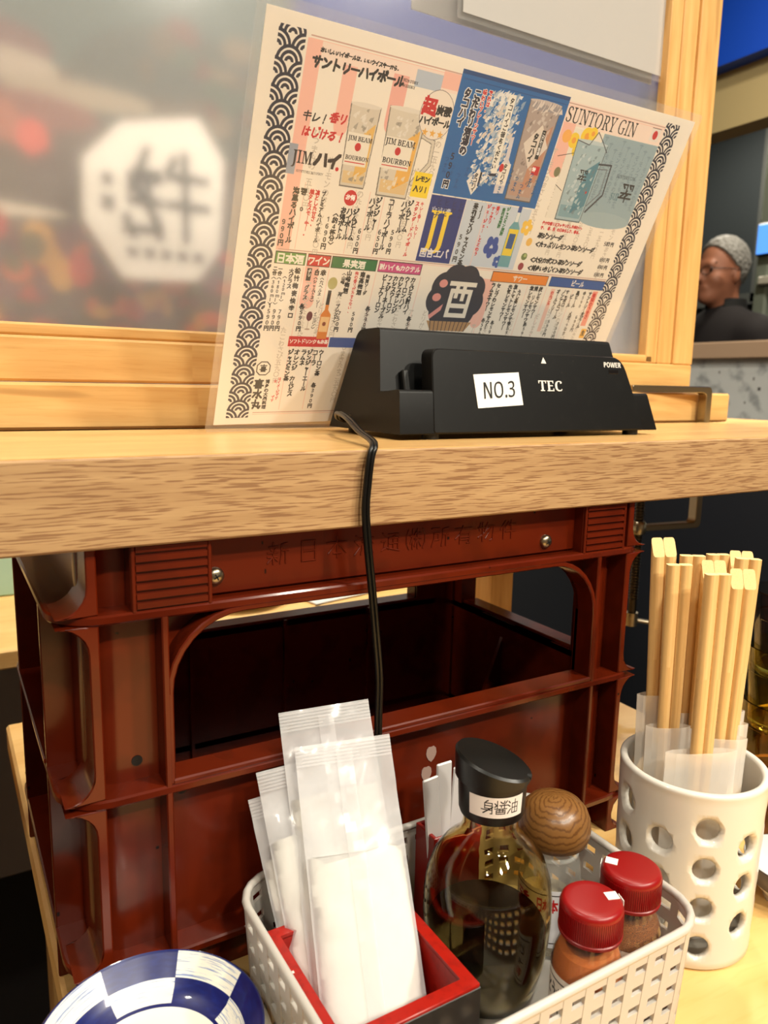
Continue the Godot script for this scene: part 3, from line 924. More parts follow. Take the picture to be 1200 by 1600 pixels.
# ---------------------------------------------------------------- soy sauce
func soy_bottle() -> void:
	var c := Vector3(0.293, FLOOR, -0.350)
	var o := thing("soy_sauce_bottle", "round amber glass soy sauce bottle with a black cap and white label", "bottle", c)
	var y := -FLOOR
	var outp := [Vector2(0, 0.0), Vector2(0.0315, 0.0), Vector2(0.0335, 0.002), Vector2(0.0365, 0.012), Vector2(0.0395, 0.0287 + y), Vector2(0.0413, 0.043 + y), Vector2(0.0422, 0.057 + y), Vector2(0.0421, 0.0715 + y), Vector2(0.0404, 0.084 + y), Vector2(0.0362, 0.096 + y), Vector2(0.0300, 0.1045 + y), Vector2(0.0235, 0.1105 + y), Vector2(0.0192, 0.1155 + y), Vector2(0.0178, 0.121 + y), Vector2(0.0176, 0.142 + y)]
	var th := 0.0019
	var prof := outp.duplicate()
	prof.append(Vector2(0.0176 - th, 0.142 + y))
	for i in range(outp.size() - 2, 1, -1):
		prof.append(Vector2(outp[i].x - th, outp[i].y + (th if i < 3 else 0.0)))
	prof.append(Vector2(0.0, 0.002 + th))
	var b := MB.new()
	b.lathe(prof, 72, c, 60)
	part(o, "glass_body", b, glass(Color(0.95, 0.88, 0.66), 0.0, 0.01), "amber tinted glass")
	# the sauce
	b = MB.new()
	var lev := 0.046
	var lp := [Vector2(0, 0.0045)]
	for p in outp.slice(2):
		if p.y + 0.0046 > lev: break
		lp.append(Vector2(p.x - th - 0.0003, maxf(p.y + 0.0004, 0.0046)))
	lp.append(Vector2(0.0398, lev))
	lp.append(Vector2(0, lev + 0.0002))
	b.lathe(lp, 60, c, 30)
	part(o, "soy_sauce", b, mat(Color(0.028, 0.012, 0.007), 0.05), "dark soy sauce")
	# stained ring of sauce left on the shoulder
	# cap
	b = MB.new()
	b.lathe([Vector2(0.0185, 0.1295 + y), Vector2(0.0203, 0.1295 + y), Vector2(0.0212, 0.132 + y), Vector2(0.0222, 0.1525 + y), Vector2(0.0222, 0.154 + y)], 48, c, 40)
	# slanted pouring head
	var tilt := Basis(Vector3(0.507, 0, -0.861).normalized(), -0.30)
	var hc := c + Vector3(0, 0.1590 + y, 0)
	var seg := 48
	var ax := Vector3(0.861, 0, 0.507)
	for i in seg:
		var e := TAU * i / seg; var f := TAU * (i + 1) / seg
		var P := func(a: float, r: float, h: float) -> Vector3: return c + Vector3(cos(a) * r, h, sin(a) * r)
		var H := func(a: float) -> float: return 0.1635 + y - Vector3(cos(a), 0, sin(a)).dot(ax) * 0.0075
		var nE := Vector3(cos(e), 0, sin(e)); var nF := Vector3(cos(f), 0, sin(f))
		b.quadn(P.call(e, 0.0222, 0.1535 + y), P.call(f, 0.0222, 0.1535 + y), P.call(f, 0.0242, 0.1545 + y), P.call(e, 0.0242, 0.1545 + y), nE - Vector3.UP, nF - Vector3.UP, nF - Vector3.UP, nE - Vector3.UP)
		b.quadn(P.call(e, 0.0242, 0.1545 + y), P.call(f, 0.0242, 0.1545 + y), P.call(f, 0.0246, H.call(f)), P.call(e, 0.0246, H.call(e)), nE, nF, nF, nE)
		b.quadn(P.call(e, 0.0246, H.call(e)), P.call(f, 0.0246, H.call(f)), P.call(f, 0.0232, H.call(f) + 0.0016), P.call(e, 0.0232, H.call(e) + 0.0016), nE + Vector3.UP, nF + Vector3.UP, nF + Vector3.UP, nE + Vector3.UP)
		var topn := Vector3(ax.x * 0.33, 1, ax.z * 0.33).normalized()
		b.tri(P.call(e, 0.0232, H.call(e) + 0.0016), P.call(f, 0.0232, H.call(f) + 0.0016), c + Vector3(0, 0.1652 + y, 0), topn, topn, topn)
	var capm := wooden(speckle_picture(256, 256, Color(0.035, 0.042, 0.036), Color(0.055, 0.062, 0.054), 71, 0.2, -0.2, 0.6), Vector3(0.05, 0.05, 0.05), 0.38)
	part(o, "cap", b, capm, "black pouring cap")
	b = MB.new()
	var sp := c + Vector3(ax.x * 0.0236, 0.1515 + y, ax.z * 0.0236) + Vector3(-0.0052, 0, 0.0030)
	var ad := Vector3(0.62, 0, 0.78).normalized()
	sp = c + ad * 0.0242 + Vector3(0, 0.1572 + y, 0)
	b.lathe([Vector2(0, 0.0006), Vector2(0.0019, 0.0006), Vector2(0.0019, -0.002)], 14, sp, 40, 0, TAU, Basis(Vector3.UP.cross(ad), ad, Vector3.UP.cross(ad).cross(ad)))
	part(o, "spout_hole", b, M.ink)
	# label wrapped on the cap
	b = MB.new()
	b.lathe([Vector2(0.0217, 0.1360 + y), Vector2(0.0224, 0.1500 + y)], 24, c, 60, deg_to_rad(72), deg_to_rad(168))
	var lab := Image.create(320, 104, false, Image.FORMAT_RGB8)
	lab.fill(Color(0.92, 0.89, 0.87))
	var P := Print.new(); P.im = lab; P.k = 1.0; P.host = self
	# seen from outside the picture runs the other way round
	P.across("刺身醤油", 14, 12, 72, Color(0.05, 0.05, 0.05), 0.055, 0.0, 1.0)
	lab.flip_x()
	var lm := mat(Color.WHITE, 0.5)
	lm.albedo_texture = picture(lab)
	part(o, "cap_label", b, lm, "white label with black lettering")

# ---------------------------------------------------------------- jars
func label_print(w: int, h: int, base: Color, bar: Color, lines: Array, seed_no: int) -> ImageTexture:
	var im := Image.create(w, h, false, Image.FORMAT_RGB8)
	im.fill(base)
	var P := Print.new(); P.im = im; P.k = 1.0; P.host = self
	P.rect(0, 0, w * 0.06, h, bar)
	P.frame(w * 0.09, h * 0.08, w * 0.95, h * 0.93, 2, Color(0.2, 0.18, 0.18))
	var yy := h * 0.16
	for l in lines:
		P.across(l[0], w * 0.14, yy, l[1], l[2], 0.12)
		yy += l[1] * 1.35
	im.flip_x()
	return picture(im)

func spice_jar(c: Vector3, label: String, fill_a: Color, fill_b: Color, bar: Color, lines: Array, seed_no: int, face: float) -> void:
	var o := thing("spice_jar", label, "jar", c, "red-capped spice jars in the basket")
	var b := MB.new()
	# sealed body, a thin wall of clear glass
	b.lathe([Vector2(0, 0), Vector2(0.0195, 0), Vector2(0.0212, 0.002), Vector2(0.0214, 0.052), Vector2(0.0207, 0.060), Vector2(0.0176, 0.0695), Vector2(0.0165, 0.079)], 48, c, 50)
	part(o, "glass_body", b, film(Color(1, 1, 1), 0.02, 0.05))
	b = MB.new()
	b.lathe([Vector2(0, 0.0016), Vector2(0.0192, 0.0016), Vector2(0.0203, 0.004), Vector2(0.0206, 0.052), Vector2(0.0200, 0.0595), Vector2(0.0178, 0.0655), Vector2(0.0140, 0.0675), Vector2(0, 0.0665)], 40, c, 30)
	var im := speckle_picture(256, 256, fill_a, fill_b, seed_no, 0.35, -0.1, 0.25, 2)
	part(o, "spice", b, wooden(im, Vector3(0.04, 0.04, 0.04), 0.8, 0.05), "ground spice")
	b = MB.new()
	var cp := [Vector2(0.0170, 0.0770), Vector2(0.0187, 0.0770), Vector2(0.0190, 0.0790), Vector2(0.0184, 0.0795), Vector2(0.0184, 0.0945), Vector2(0.0178, 0.0966), Vector2(0.0166, 0.0977), Vector2(0.0155, 0.0980), Vector2(0.0120, 0.0981), Vector2(0, 0.0982)]
	b.lathe(cp, 48, c, 40)
	for i in 90:
		var a := TAU * i / 90.0
		b.box(c + Vector3(cos(a) * 0.01845, 0.0868, sin(a) * 0.01845), Vector3(0.0006, 0.0138, 0.0006), 0.0, Basis(Vector3.UP, -a))
	part(o, "red_cap", b, mat(Color(0.52, 0.012, 0.022), 0.35), "ribbed red screw cap")
	b = MB.new()
	var d := Vector3(cos(face), 0, sin(face))
	var sd := Vector3(-d.z, 0, d.x)
	var q := c + d * 0.0125 + Vector3(0, 0.09825, 0)
	b.box(q, Vector3(0.0075, 0.0004, 0.0065), 0.0, Basis(d, Vector3.UP, -sd))
	b.box(c + d * 0.01875 + Vector3(0, 0.0915, 0), Vector3(0.0004, 0.010, 0.0065), 0.0, Basis(d, Vector3.UP, -sd))
	part(o, "price_tag", b, M.sticker, "small white paper tab")
	b = MB.new()
	b.lathe([Vector2(0.0216, 0.006), Vector2(0.0217, 0.0535)], 32, c, 60, deg_to_rad(20), deg_to_rad(250))
	var lm := mat(Color.WHITE, 0.5)
	lm.albedo_texture = label_print(360, 100, Color(0.92, 0.88, 0.84), bar, lines, seed_no)
	part(o, "label", b, lm, "printed paper label")

func jars() -> void:
	var k := Color(0.12, 0.1, 0.1)
	var r := Color(0.75, 0.1, 0.1)
	spice_jar(Vector3(0.3165, FLOOR, -0.2820), "red-capped jar of orange chilli powder with white tab on its lid", Color(0.74, 0.40, 0.05), Color(0.60, 0.26, 0.03), Color(0.55, 0.16, 0.08), [["とうがらし", 22, k], ["一味 15ｇ", 15, k], ["香り", 18, r]], 81, 0.35)
	spice_jar(Vector3(0.3612, FLOOR, -0.2915), "red-capped jar of brown speckled seven-spice behind the chilli powder", Color(0.66, 0.38, 0.10), Color(0.16, 0.09, 0.03), Color(0.80, 0.12, 0.10), [["七味とうがらし", 22, k], ["ごま 山しょう", 15, k], ["4", 20, k]], 87, -2.2)
	# wooden-lidded pepper jar
	var c := Vector3(0.3575, FLOOR, -0.3580)
	var o := thing("pepper_mill_jar", "clear glass jar with a rounded brown wooden lid behind the spice jars", "jar", c)
	var b := MB.new()
	b.lathe([Vector2(0, 0), Vector2(0.0185, 0), Vector2(0.0205, 0.002), Vector2(0.0207, 0.058), Vector2(0.0198, 0.066), Vector2(0.0175, 0.072), Vector2(0.0172, 0.0815)], 44, c, 50)
	part(o, "glass_body", b, film(Color(0.95, 0.97, 0.95), 0.10, 0.05))
	b = MB.new()
	b.lathe([Vector2(0.0176, 0.0715), Vector2(0.0185, 0.0725), Vector2(0.0185, 0.0745), Vector2(0.0176, 0.0755)], 40, c, 50)
	part(o, "neck_thread", b, film(Color(0.95, 0.97, 0.95), 0.2, 0.05))
	b = MB.new()
	b.lathe([Vector2(0, 0.0015), Vector2(0.0185, 0.0015), Vector2(0.0195, 0.004), Vector2(0.0196, 0.036), Vector2(0, 0.037)], 36, c, 30)
	part(o, "contents", b, wooden(speckle_picture(128, 128, Color(0.72, 0.68, 0.58), Color(0.5, 0.45, 0.36), 95, 0.3, -0.2, 0.4), Vector3(0.03, 0.03, 0.03), 0.9))
	b = MB.new()
	b.lathe([Vector2(0, 0.0800), Vector2(0.0205, 0.0800), Vector2(0.0232, 0.0822), Vector2(0.0252, 0.0870), Vector2(0.0256, 0.0925), Vector2(0.0248, 0.0985), Vector2(0.0224, 0.1045), Vector2(0.0180, 0.1095), Vector2(0.0105, 0.1130), Vector2(0, 0.1142)], 48, c, 50)
	# turned knob: the year rings run round it a little askew
	var lid_im := Image.create(512, 128, false, Image.FORMAT_RGB8)
	var nz := FastNoiseLite.new(); nz.seed = 4; nz.frequency = 1.0
	for y in 128:
		for x in 512:
			var an := TAU * x / 512.0
			var h := y / 128.0 * 15.0 + sin(an + 2.4) * 2.6 + nz.get_noise_3d(cos(an) * 1.5, sin(an) * 1.5, y * 0.02) * 0.8
			var g := sin(h * TAU) * 0.5 + 0.5
			var fine := nz.get_noise_2d(x * 0.9, y * 0.9) * 0.25
			lid_im.set_pixel(x, y, Color(0.49, 0.335, 0.17).lerp(Color(0.34, 0.21, 0.095), clampf(smoothstep(0.6, 1.0, g) * 0.8 + fine, 0.0, 1.0)))
	var lm := mat(Color.WHITE, 0.33)
	lm.albedo_texture = picture(lid_im)
	lm.heightmap_enabled = true
	lm.heightmap_texture = lm.albedo_texture
	lm.heightmap_scale = 0.03
	part(o, "wooden_lid", b, lm, "brown wooden knob lid with ring grain")
	b = MB.new()
	b.lathe([Vector2(0.0210, 0.010), Vector2(0.0211, 0.054)], 32, c, 60, deg_to_rad(40), deg_to_rad(230))
	var tm := mat(Color.WHITE, 0.5)
	tm.albedo_texture = label_print(300, 120, Color(0.88, 0.88, 0.90), Color(0.12, 0.18, 0.45), [["五香 日本", 26, r], ["七味 五味", 22, r], ["料理 100", 16, k]], 97)
	part(o, "label", b, tm, "printed label with red lettering")

func toothpicks() -> void:
	var o := thing("small_red_box", "small red lacquer box half hidden behind the soy sauce bottle", "box", Vector3(0.300, FLOOR, -0.4085))
	var b := MB.new()
	var m := mat(Color(0.55, 0.07, 0.03), 0.35)
	b.box(Vector3(0.2835, 0.044, -0.4085), Vector3(0.003, 0.0815, 0.024), 0.0005)
	b.box(Vector3(0.3215, 0.044, -0.4085), Vector3(0.003, 0.0815, 0.024), 0.0005)
	b.box(Vector3(0.3025, 0.044, -0.3975), Vector3(0.037, 0.0815, 0.002), 0.0005)
	b.box(Vector3(0.3025, 0.044, -0.4195), Vector3(0.037, 0.0815, 0.002), 0.0005)
	b.box(Vector3(0.3025, 0.0045, -0.4085), Vector3(0.036, 0.0025, 0.022))
	part(o, "body", b, m)
	var list := [[Vector3(0.2945, 0.006, -0.4045), 0.122, 0.10], [Vector3(0.3000, 0.006, -0.4095), 0.127, 0.02], [Vector3(0.3085, 0.006, -0.4135), 0.118, -0.06]]
	for i in 3:
		var e: Array = list[i]
		var t := thing("toothpick_sleeve", ["white paper toothpick sleeve leaning out of the small red box", "white paper toothpick sleeve upright in the small red box", "white paper toothpick sleeve at the back of the small red box"][i], "toothpick", e[0], "paper toothpick sleeves")
		t.basis = Basis(Vector3.BACK, e[2])
		b = MB.new()
		b.box(Vector3(0, e[1] / 2, 0), Vector3(0.013, e[1], 0.0022), 0.0008)
		part(t, "paper_sleeve", b, film(Color(0.93, 0.92, 0.92), 0.85, 0.2), "", false)
		b = MB.new()
		b.tube([Vector3(0, 0.02, 0), Vector3(0, 0.09, 0)], 0.0007, 6)
		part(t, "toothpick", b, mat(Color(0.85, 0.7, 0.45), 0.7), "", false)

# ---------------------------------------------------------------- chopsticks
func chopstick_stand() -> void:
	var c := Vector3(0.460, 0, -0.325)
	var o := thing("chopstick_stand", "white ceramic cup with rows of round holes holding chopsticks", "cup", c)
	var white := coated(Color(0.84, 0.825, 0.79), 0.35, 0.6, 0.1)
	var body := CSGPolygon3D.new()
	body.name = "cup_body"
	body.mode = CSGPolygon3D.MODE_SPIN
	body.spin_degrees = 360
	body.spin_sides = 96
	body.smooth_faces = true
	var prof := PackedVector2Array([Vector2(0, 0.0), Vector2(0.0465, 0.0), Vector2(0.0485, 0.002)])
	for i in range(1, 27): prof.append(Vector2(lerpf(0.0485, 0.0508, i / 26.0), lerpf(0.002, 0.130, i / 26.0)))
	for p in arc_pts(Vector2(0.0483, 0.1312), 0.0028, 0, 180, 8): prof.append(p)
	for i in range(1, 27): prof.append(Vector2(lerpf(0.0455, 0.0445, i / 26.0), lerpf(0.130, 0.008, i / 26.0)))
	prof.append(Vector2(0, 0.007))
	body.polygon = prof
	body.material = white
	o.add_child(body)
	# rows of holes round the wall, each row turned against the next column
	var toward := atan2(0.507, 0.861)
	for k in 10:
		var a := TAU * k / 10.0 + 0.36
		for r in 4:
			var y := 0.0185 + r * 0.0295 + (0.0147 if k % 2 == 0 else 0.0)
			if y > 0.116: continue
			var cyl := CSGCylinder3D.new()
			cyl.name = "hole"
			cyl.operation = CSGShape3D.OPERATION_SUBTRACTION
			cyl.radius = 0.0080
			cyl.height = 0.03
			cyl.sides = 24
			cyl.material = white
			body.add_child(cyl, true)
			cyl.position = Vector3(cos(a) * 0.049, y, sin(a) * 0.049)
			cyl.rotation = Vector3(0, -a, PI / 2)
			var cone := CSGSphere3D.new()
			cone.name = "dish"
			cone.operation = CSGShape3D.OPERATION_SUBTRACTION
			cone.radius = 0.0132
			cone.radial_segments = 24
			cone.rings = 12
			cone.material = white
			body.add_child(cone, true)
			cone.position = Vector3(cos(a) * 0.0578, y, sin(a) * 0.0578)
	# chopsticks, each pair in a paper sleeve
	var im := grain_picture(64, 512, Color(0.93, 0.79, 0.55), Color(0.82, 0.64, 0.39), 55, 1.5, 10.0, 0.15, 0.0, false)
	var wood := wooden(im, Vector3(0.02, 0.25, 0.02), 0.5)
	var cutm := wooden(speckle_picture(64, 64, Color(0.95, 0.82, 0.58), Color(0.84, 0.66, 0.40), 57, 0.4, -0.1, 0.4), Vector3(0.01, 0.01, 0.01), 0.6)
	var slv := film(Color(0.94, 0.92, 0.89), 0.5, 0.18)
	var rv := Vector3(0.861, 0, 0.507)
	var dv := Vector3(0.507, 0, -0.861)
	# offsets across and in depth at the top and the bottom, top height, yaw, slanted end shown
	var list := [
		[-0.0290, 0.0150, -0.0200, 0.0120, 0.2950, 0.05, true], [-0.0235, -0.0020, -0.0185, -0.0010, 0.2800, 0.0, false],
		[-0.0060, -0.0235, -0.0050, -0.0235, 0.2790, 0.10, false], [-0.0090, 0.0120, -0.0060, 0.0100, 0.2835, -0.1, false],
		[0.0030, 0.0020, 0.0030, 0.0020, 0.2820, 0.0, true], [0.0180, -0.0100, 0.0140, -0.0100, 0.2790, -0.05, true],
		[0.0130, 0.0200, 0.0090, 0.0160, 0.2830, 0.15, false], [0.0265, 0.0030, 0.0200, 0.0010, 0.2840, -0.1, false], [0.0290, 0.0165, 0.0205, 0.0120, 0.2860, 0.0, true],
	]
	var names := ["tallest of all", "beside the tallest pair", "frontmost in the cup", "behind the front pair", "in the middle with a slanted end", "at the front with a broad slanted end", "at the back of the bundle", "beside the rearmost pair", "at the rim with a pale slanted end"]
	for i in list.size():
		var e: Array = list[i]
		var bot: Vector3 = c + rv * e[2] + dv * e[3] + Vector3(0, 0.0085, 0)
		var topp: Vector3 = c + rv * e[0] + dv * e[1] + Vector3(0, e[4], 0)
		var t := thing("chopstick_pair", "pair of bamboo chopsticks in a clear sleeve, " + names[i], "chopsticks", bot, "chopsticks in the white cup")
		var up := (topp - bot).normalized()
		var w := rv.rotated(Vector3.UP, e[5])
		w = (w - up * w.dot(up)).normalized()
		t.basis = Basis(w, up, w.cross(up))
		var L := bot.distance_to(topp)
		for s in [-1.0, 1.0]:
			var b := MB.new()
			var sec := rounded([Vector2(-0.0042, -0.0032), Vector2(0.0042, -0.0032), Vector2(0.0042, 0.0032), Vector2(-0.0042, 0.0032)], [0.0016, 0.0016, 0.0016, 0.0016], 3)
			var cap := MB.new()
			stick(b, cap, sec, L, Vector2(s * 0.0043, 0), e[6])
			var st := part(t, "stick", b, wood, "", false)
			part(st, "cut_end", cap, cutm, "pale cut end", false)
		var b := MB.new()
		var sh: float = [0.170, 0.152, 0.144, 0.158, 0.150, 0.148, 0.160, 0.154, 0.158][i]
		var nz := FastNoiseLite.new(); nz.seed = 100 + i
		for side in [1.0, -1.0]:
			for k in 8:
				for j in 6:
					var P := func(a: int, d: int) -> Vector3: return Vector3((a / 8.0 - 0.5) * [0.030, 0.032, 0.052, 0.028, 0.024, 0.032, 0.028, 0.028, 0.032][i], d / 6.0 * sh, side * (0.0040 * pow(maxf(0.0, sin(PI * a / 8.0)), 0.5) + 0.0004) + nz.get_noise_2d(a * 30.0, d * 25.0) * 0.0012)
					b.quad(P.call(k, j), P.call(k + 1, j), P.call(k + 1, j + 1), P.call(k, j + 1))
		part(t, "sleeve", b, slv, "clear plastic sleeve", false)

func stick(b: MB, cap: MB, sec: PackedVector2Array, L: float, off: Vector2, slant: bool) -> void:
	var cnt := sec.size()
	var top := func(p: Vector2) -> float: return L - (clampf((p.y + 0.0032) / 0.0064, 0, 1) * 0.013 if slant else 0.0)
	for i in cnt:
		var p := sec[i]; var q := sec[(i + 1) % cnt]
		var np := Vector3(p.x, 0, p.y).normalized(); var nq := Vector3(q.x, 0, q.y).normalized()
		b.quadn(Vector3(p.x * 0.7 + off.x * 0.75, 0, p.y * 0.7), Vector3(q.x * 0.7 + off.x * 0.75, 0, q.y * 0.7), Vector3(q.x + off.x, top.call(q), q.y), Vector3(p.x + off.x, top.call(p), p.y), np, nq, nq, np)
		var m := Vector3(0, 1, 2.4 if slant else 0.0).normalized()
		cap.tri(Vector3(p.x + off.x, top.call(p), p.y), Vector3(q.x + off.x, top.call(q), q.y), Vector3(off.x, top.call(Vector2.ZERO), 0), m, m, m)
		b.tri(Vector3(p.x * 0.7 + off.x * 0.75, 0, p.y * 0.7), Vector3(q.x * 0.7 + off.x * 0.75, 0, q.y * 0.7), Vector3(off.x * 0.75, 0, 0), Vector3.DOWN, Vector3.DOWN, Vector3.DOWN)

# ---------------------------------------------------------------- glasses and crockery
func tumblers() -> void:
	var c := Vector3(0.645, 0, -0.366)
	var tones := [Color(0.93, 0.78, 0.66), Color(0.95, 0.88, 0.62), Color(0.93, 0.90, 0.62), Color(0.80, 0.80, 0.78)]
	var names := ["brown glass tumbler at the bottom of the stack", "amber glass tumbler second in the stack", "olive glass tumbler third in the stack", "smoky grey tumbler on top of the stack"]
	for i in 4:
		var o := thing("tumbler", names[i], "glass", c + Vector3(0, i * 0.0505, 0), "stacked drinking glasses")
		var b := MB.new()
		b.lathe([Vector2(0, 0), Vector2(0.0300, 0), Vector2(0.0325, 0.003), Vector2(0.0340, 0.02), Vector2(0.0375, 0.050), Vector2(0.0390, 0.075), Vector2(0.0378, 0.0755), Vector2(0.0362, 0.052), Vector2(0.0346, 0.0515), Vector2(0.0318, 0.02), Vector2(0.0300, 0.008), Vector2(0, 0.007)], 48, c + Vector3(0, i * 0.0505, 0), 45)
		part(o, "body", b, glass(tones[i], 0.0, 0.02))
	var p := Vector3(0.562, 0, -0.300)
	var o := thing("blue_dip_bowl", "small white bowl with navy brushwork beside the chopstick cup", "bowl", p)
	var b := MB.new()
	b.lathe([Vector2(0, 0.004), Vector2(0.016, 0.004), Vector2(0.0165, 0), Vector2(0.019, 0), Vector2(0.020, 0.005), Vector2(0.032, 0.018), Vector2(0.0355, 0.034), Vector2(0.034, 0.0345), Vector2(0.030, 0.019), Vector2(0.018, 0.008), Vector2(0, 0.007)], 40, p, 40)
	part(o, "body", b, coated(Color(0.82, 0.82, 0.82), 0.35))
	b = MB.new()
	b.lathe([Vector2(0.0292, 0.0150), Vector2(0.0324, 0.0182), Vector2(0.0358, 0.0335)], 40, p, 40)
	part(o, "navy_band", b, coated(Color(0.05, 0.08, 0.25), 0.35), "navy painted band")

func plate_picture(check: bool) -> Image:
	var w := 768; var h := 192
	var im := Image.create(w, h, false, Image.FORMAT_RGB8)
	var white := Color(0.93, 0.92, 0.87)
	var blue := Color(0.030, 0.080, 0.36)
	var nz := FastNoiseLite.new(); nz.seed = 15; nz.frequency = 1.0
	for y in h:
		var v := float(y) / h   # 0 at the end of the profile (middle), 1 at the start (rim)
		var q := 1.0 - v        # 0 rim, 1 middle
		for x in w:
			var u := float(x) / w
			var c := white
			if check:
				var streak := smoothstep(0.15, 0.5, nz.get_noise_2d(u * 8.0, q * 90.0))
				if q < 0.035: c = blue.lightened(0.06)
				elif q < 0.43:
					var ring := 0 if q < 0.235 else 1
					var cell := int(floor(u * 8.0 + 0.35)) + ring
					if cell % 2 == 0: c = blue.lerp(Color(0.10, 0.20, 0.52), clampf(nz.get_noise_2d(u * 30.0, q * 20.0) * 0.5 + 0.1, 0, 1))
					else: c = white.lerp(Color(0.36, 0.46, 0.72), streak * 0.75)
				elif q < 0.455: c = blue
			else:
				if q < 0.10: c = white
				elif q < 0.14: c = Color(0.45, 0.24, 0.10)
				elif q < 0.18: c = white
				elif q < 0.36: c = white if (int(u * 90.0) + int(q * 60.0)) % 2 == 0 else Color(0.12, 0.20, 0.42)
			im.set_pixel(x, y, c)
	return im

func plates() -> void:
	var c := Vector3(0.0785, 0, -0.3705)
	for i in 2:
		var low := i == 0
		c.x = 0.0815 if low else 0.0785
		var y := 0.0 if low else 0.0150
		var R := 0.0635 if low else 0.0615
		var hgt := 0.033
		var o := thing("small_plate", "small cream plate with a brown ring under the blue checked plate" if low else "small blue and white checked plate on top of the stack", "plate", c + Vector3(0, y, 0), "stacked small plates")
		var under := [Vector2(0, 0.005), Vector2(0.030, 0.005), Vector2(0.031, 0.0), Vector2(0.034, 0.0), Vector2(0.0355, 0.006), Vector2(0.050, 0.014), Vector2(R - 0.002, hgt - 0.002), Vector2(R, hgt)]
		var b := MB.new()
		b.lathe(under, 72, c + Vector3(0, y, 0), 40)
		part(o, "underside", b, coated(Color(0.85, 0.82, 0.75), 0.35))
		b = MB.new()
		var up := [Vector2(R, hgt), Vector2(R - 0.0012, hgt + 0.001), Vector2(R - 0.0028, hgt), Vector2(0.0485, 0.0185), Vector2(0.0440, 0.0155), Vector2(0.036, 0.0118), Vector2(0.030, 0.0105), Vector2(0, 0.0095)]
		b.lathe(up, 96, c + Vector3(0, y, 0), 50)
		var m := coated(Color.WHITE, 0.35, 0.8, 0.06)
		m.albedo_texture = picture(plate_picture(not low))
		part(o, "painted_face", b, m, "brown ringed glaze" if low else "blue checks painted in two rings")
# ---------------------------------------------------------------- the man behind the low wall
func capsule(p: Vector3, a: Vector3, b: Vector3, ra: float, rb: float) -> float:
	var d := b - a
	var t := clampf((p - a).dot(d) / d.length_squared(), 0.0, 1.0)
	return p.distance_to(a + d * t) - lerpf(ra, rb, t)

func smin(a: float, b: float, k: float) -> float:
	var h := clampf(0.5 + 0.5 * (b - a) / k, 0.0, 1.0)
	return lerpf(b, a, h) - k * h * (1.0 - h)

func blob(p: Vector3, c: Vector3, r: Vector3) -> float:
	var q := (p - c) / r
	return (q.length() - 1.0) * minf(r.x, minf(r.y, r.z))

# surface nets of a field on a grid
func net(f: Callable, lo: Vector3, hi: Vector3, cell: float) -> MB:
	var n := Vector3i(((hi - lo) / cell).ceil()) + Vector3i.ONE
	var val := PackedFloat32Array()
	val.resize(n.x * n.y * n.z)
	for z in n.z:
		for y in n.y:
			for x in n.x:
				val[(z * n.y + y) * n.x + x] = f.call(lo + Vector3(x, y, z) * cell)
	var vert := {}
	var corner := [Vector3i(0, 0, 0), Vector3i(1, 0, 0), Vector3i(0, 1, 0), Vector3i(1, 1, 0), Vector3i(0, 0, 1), Vector3i(1, 0, 1), Vector3i(0, 1, 1), Vector3i(1, 1, 1)]
	var edges := [[0, 1], [2, 3], [4, 5], [6, 7], [0, 2], [1, 3], [4, 6], [5, 7], [0, 4], [1, 5], [2, 6], [3, 7]]
	for z in n.z - 1:
		for y in n.y - 1:
			for x in n.x - 1:
				var s := []
				var neg := 0
				for c in corner:
					var w := val[((z + c.z) * n.y + y + c.y) * n.x + x + c.x]
					s.append(w)
					if w < 0.0: neg += 1
				if neg == 0 or neg == 8: continue
				var sum := Vector3.ZERO
				var cnt := 0
				for e in edges:
					var a: float = s[e[0]]; var b: float = s[e[1]]
					if (a < 0.0) != (b < 0.0):
						sum += Vector3(corner[e[0]]).lerp(Vector3(corner[e[1]]), a / (a - b))
						cnt += 1
				vert[Vector3i(x, y, z)] = lo + (Vector3(x, y, z) + sum / cnt) * cell
	var mb := MB.new()
	var nrm := {}
	for k in vert:
		var p: Vector3 = vert[k]
		var e := cell * 0.5
		nrm[k] = Vector3(f.call(p + Vector3(e, 0, 0)) - f.call(p - Vector3(e, 0, 0)), f.call(p + Vector3(0, e, 0)) - f.call(p - Vector3(0, e, 0)), f.call(p + Vector3(0, 0, e)) - f.call(p - Vector3(0, 0, e))).normalized()
	var ax := [Vector3i(1, 0, 0), Vector3i(0, 1, 0), Vector3i(0, 0, 1)]
	for z in range(1, n.z - 1):
		for y in range(1, n.y - 1):
			for x in range(1, n.x - 1):
				var a := val[(z * n.y + y) * n.x + x]
				for k in 3:
					var d: Vector3i = ax[k]
					var b := val[((z + d.z) * n.y + y + d.y) * n.x + x + d.x]
					if (a < 0.0) == (b < 0.0): continue
					var u: Vector3i = ax[(k + 1) % 3]; var v: Vector3i = ax[(k + 2) % 3]
					var c := Vector3i(x, y, z)
					var q := [c, c - u, c - u - v, c - v]
					if not (vert.has(q[0]) and vert.has(q[1]) and vert.has(q[2]) and vert.has(q[3])): continue
					mb.quadn(vert[q[0]], vert[q[1]], vert[q[2]], vert[q[3]], nrm[q[0]], nrm[q[1]], nrm[q[2]], nrm[q[3]])
	return mb

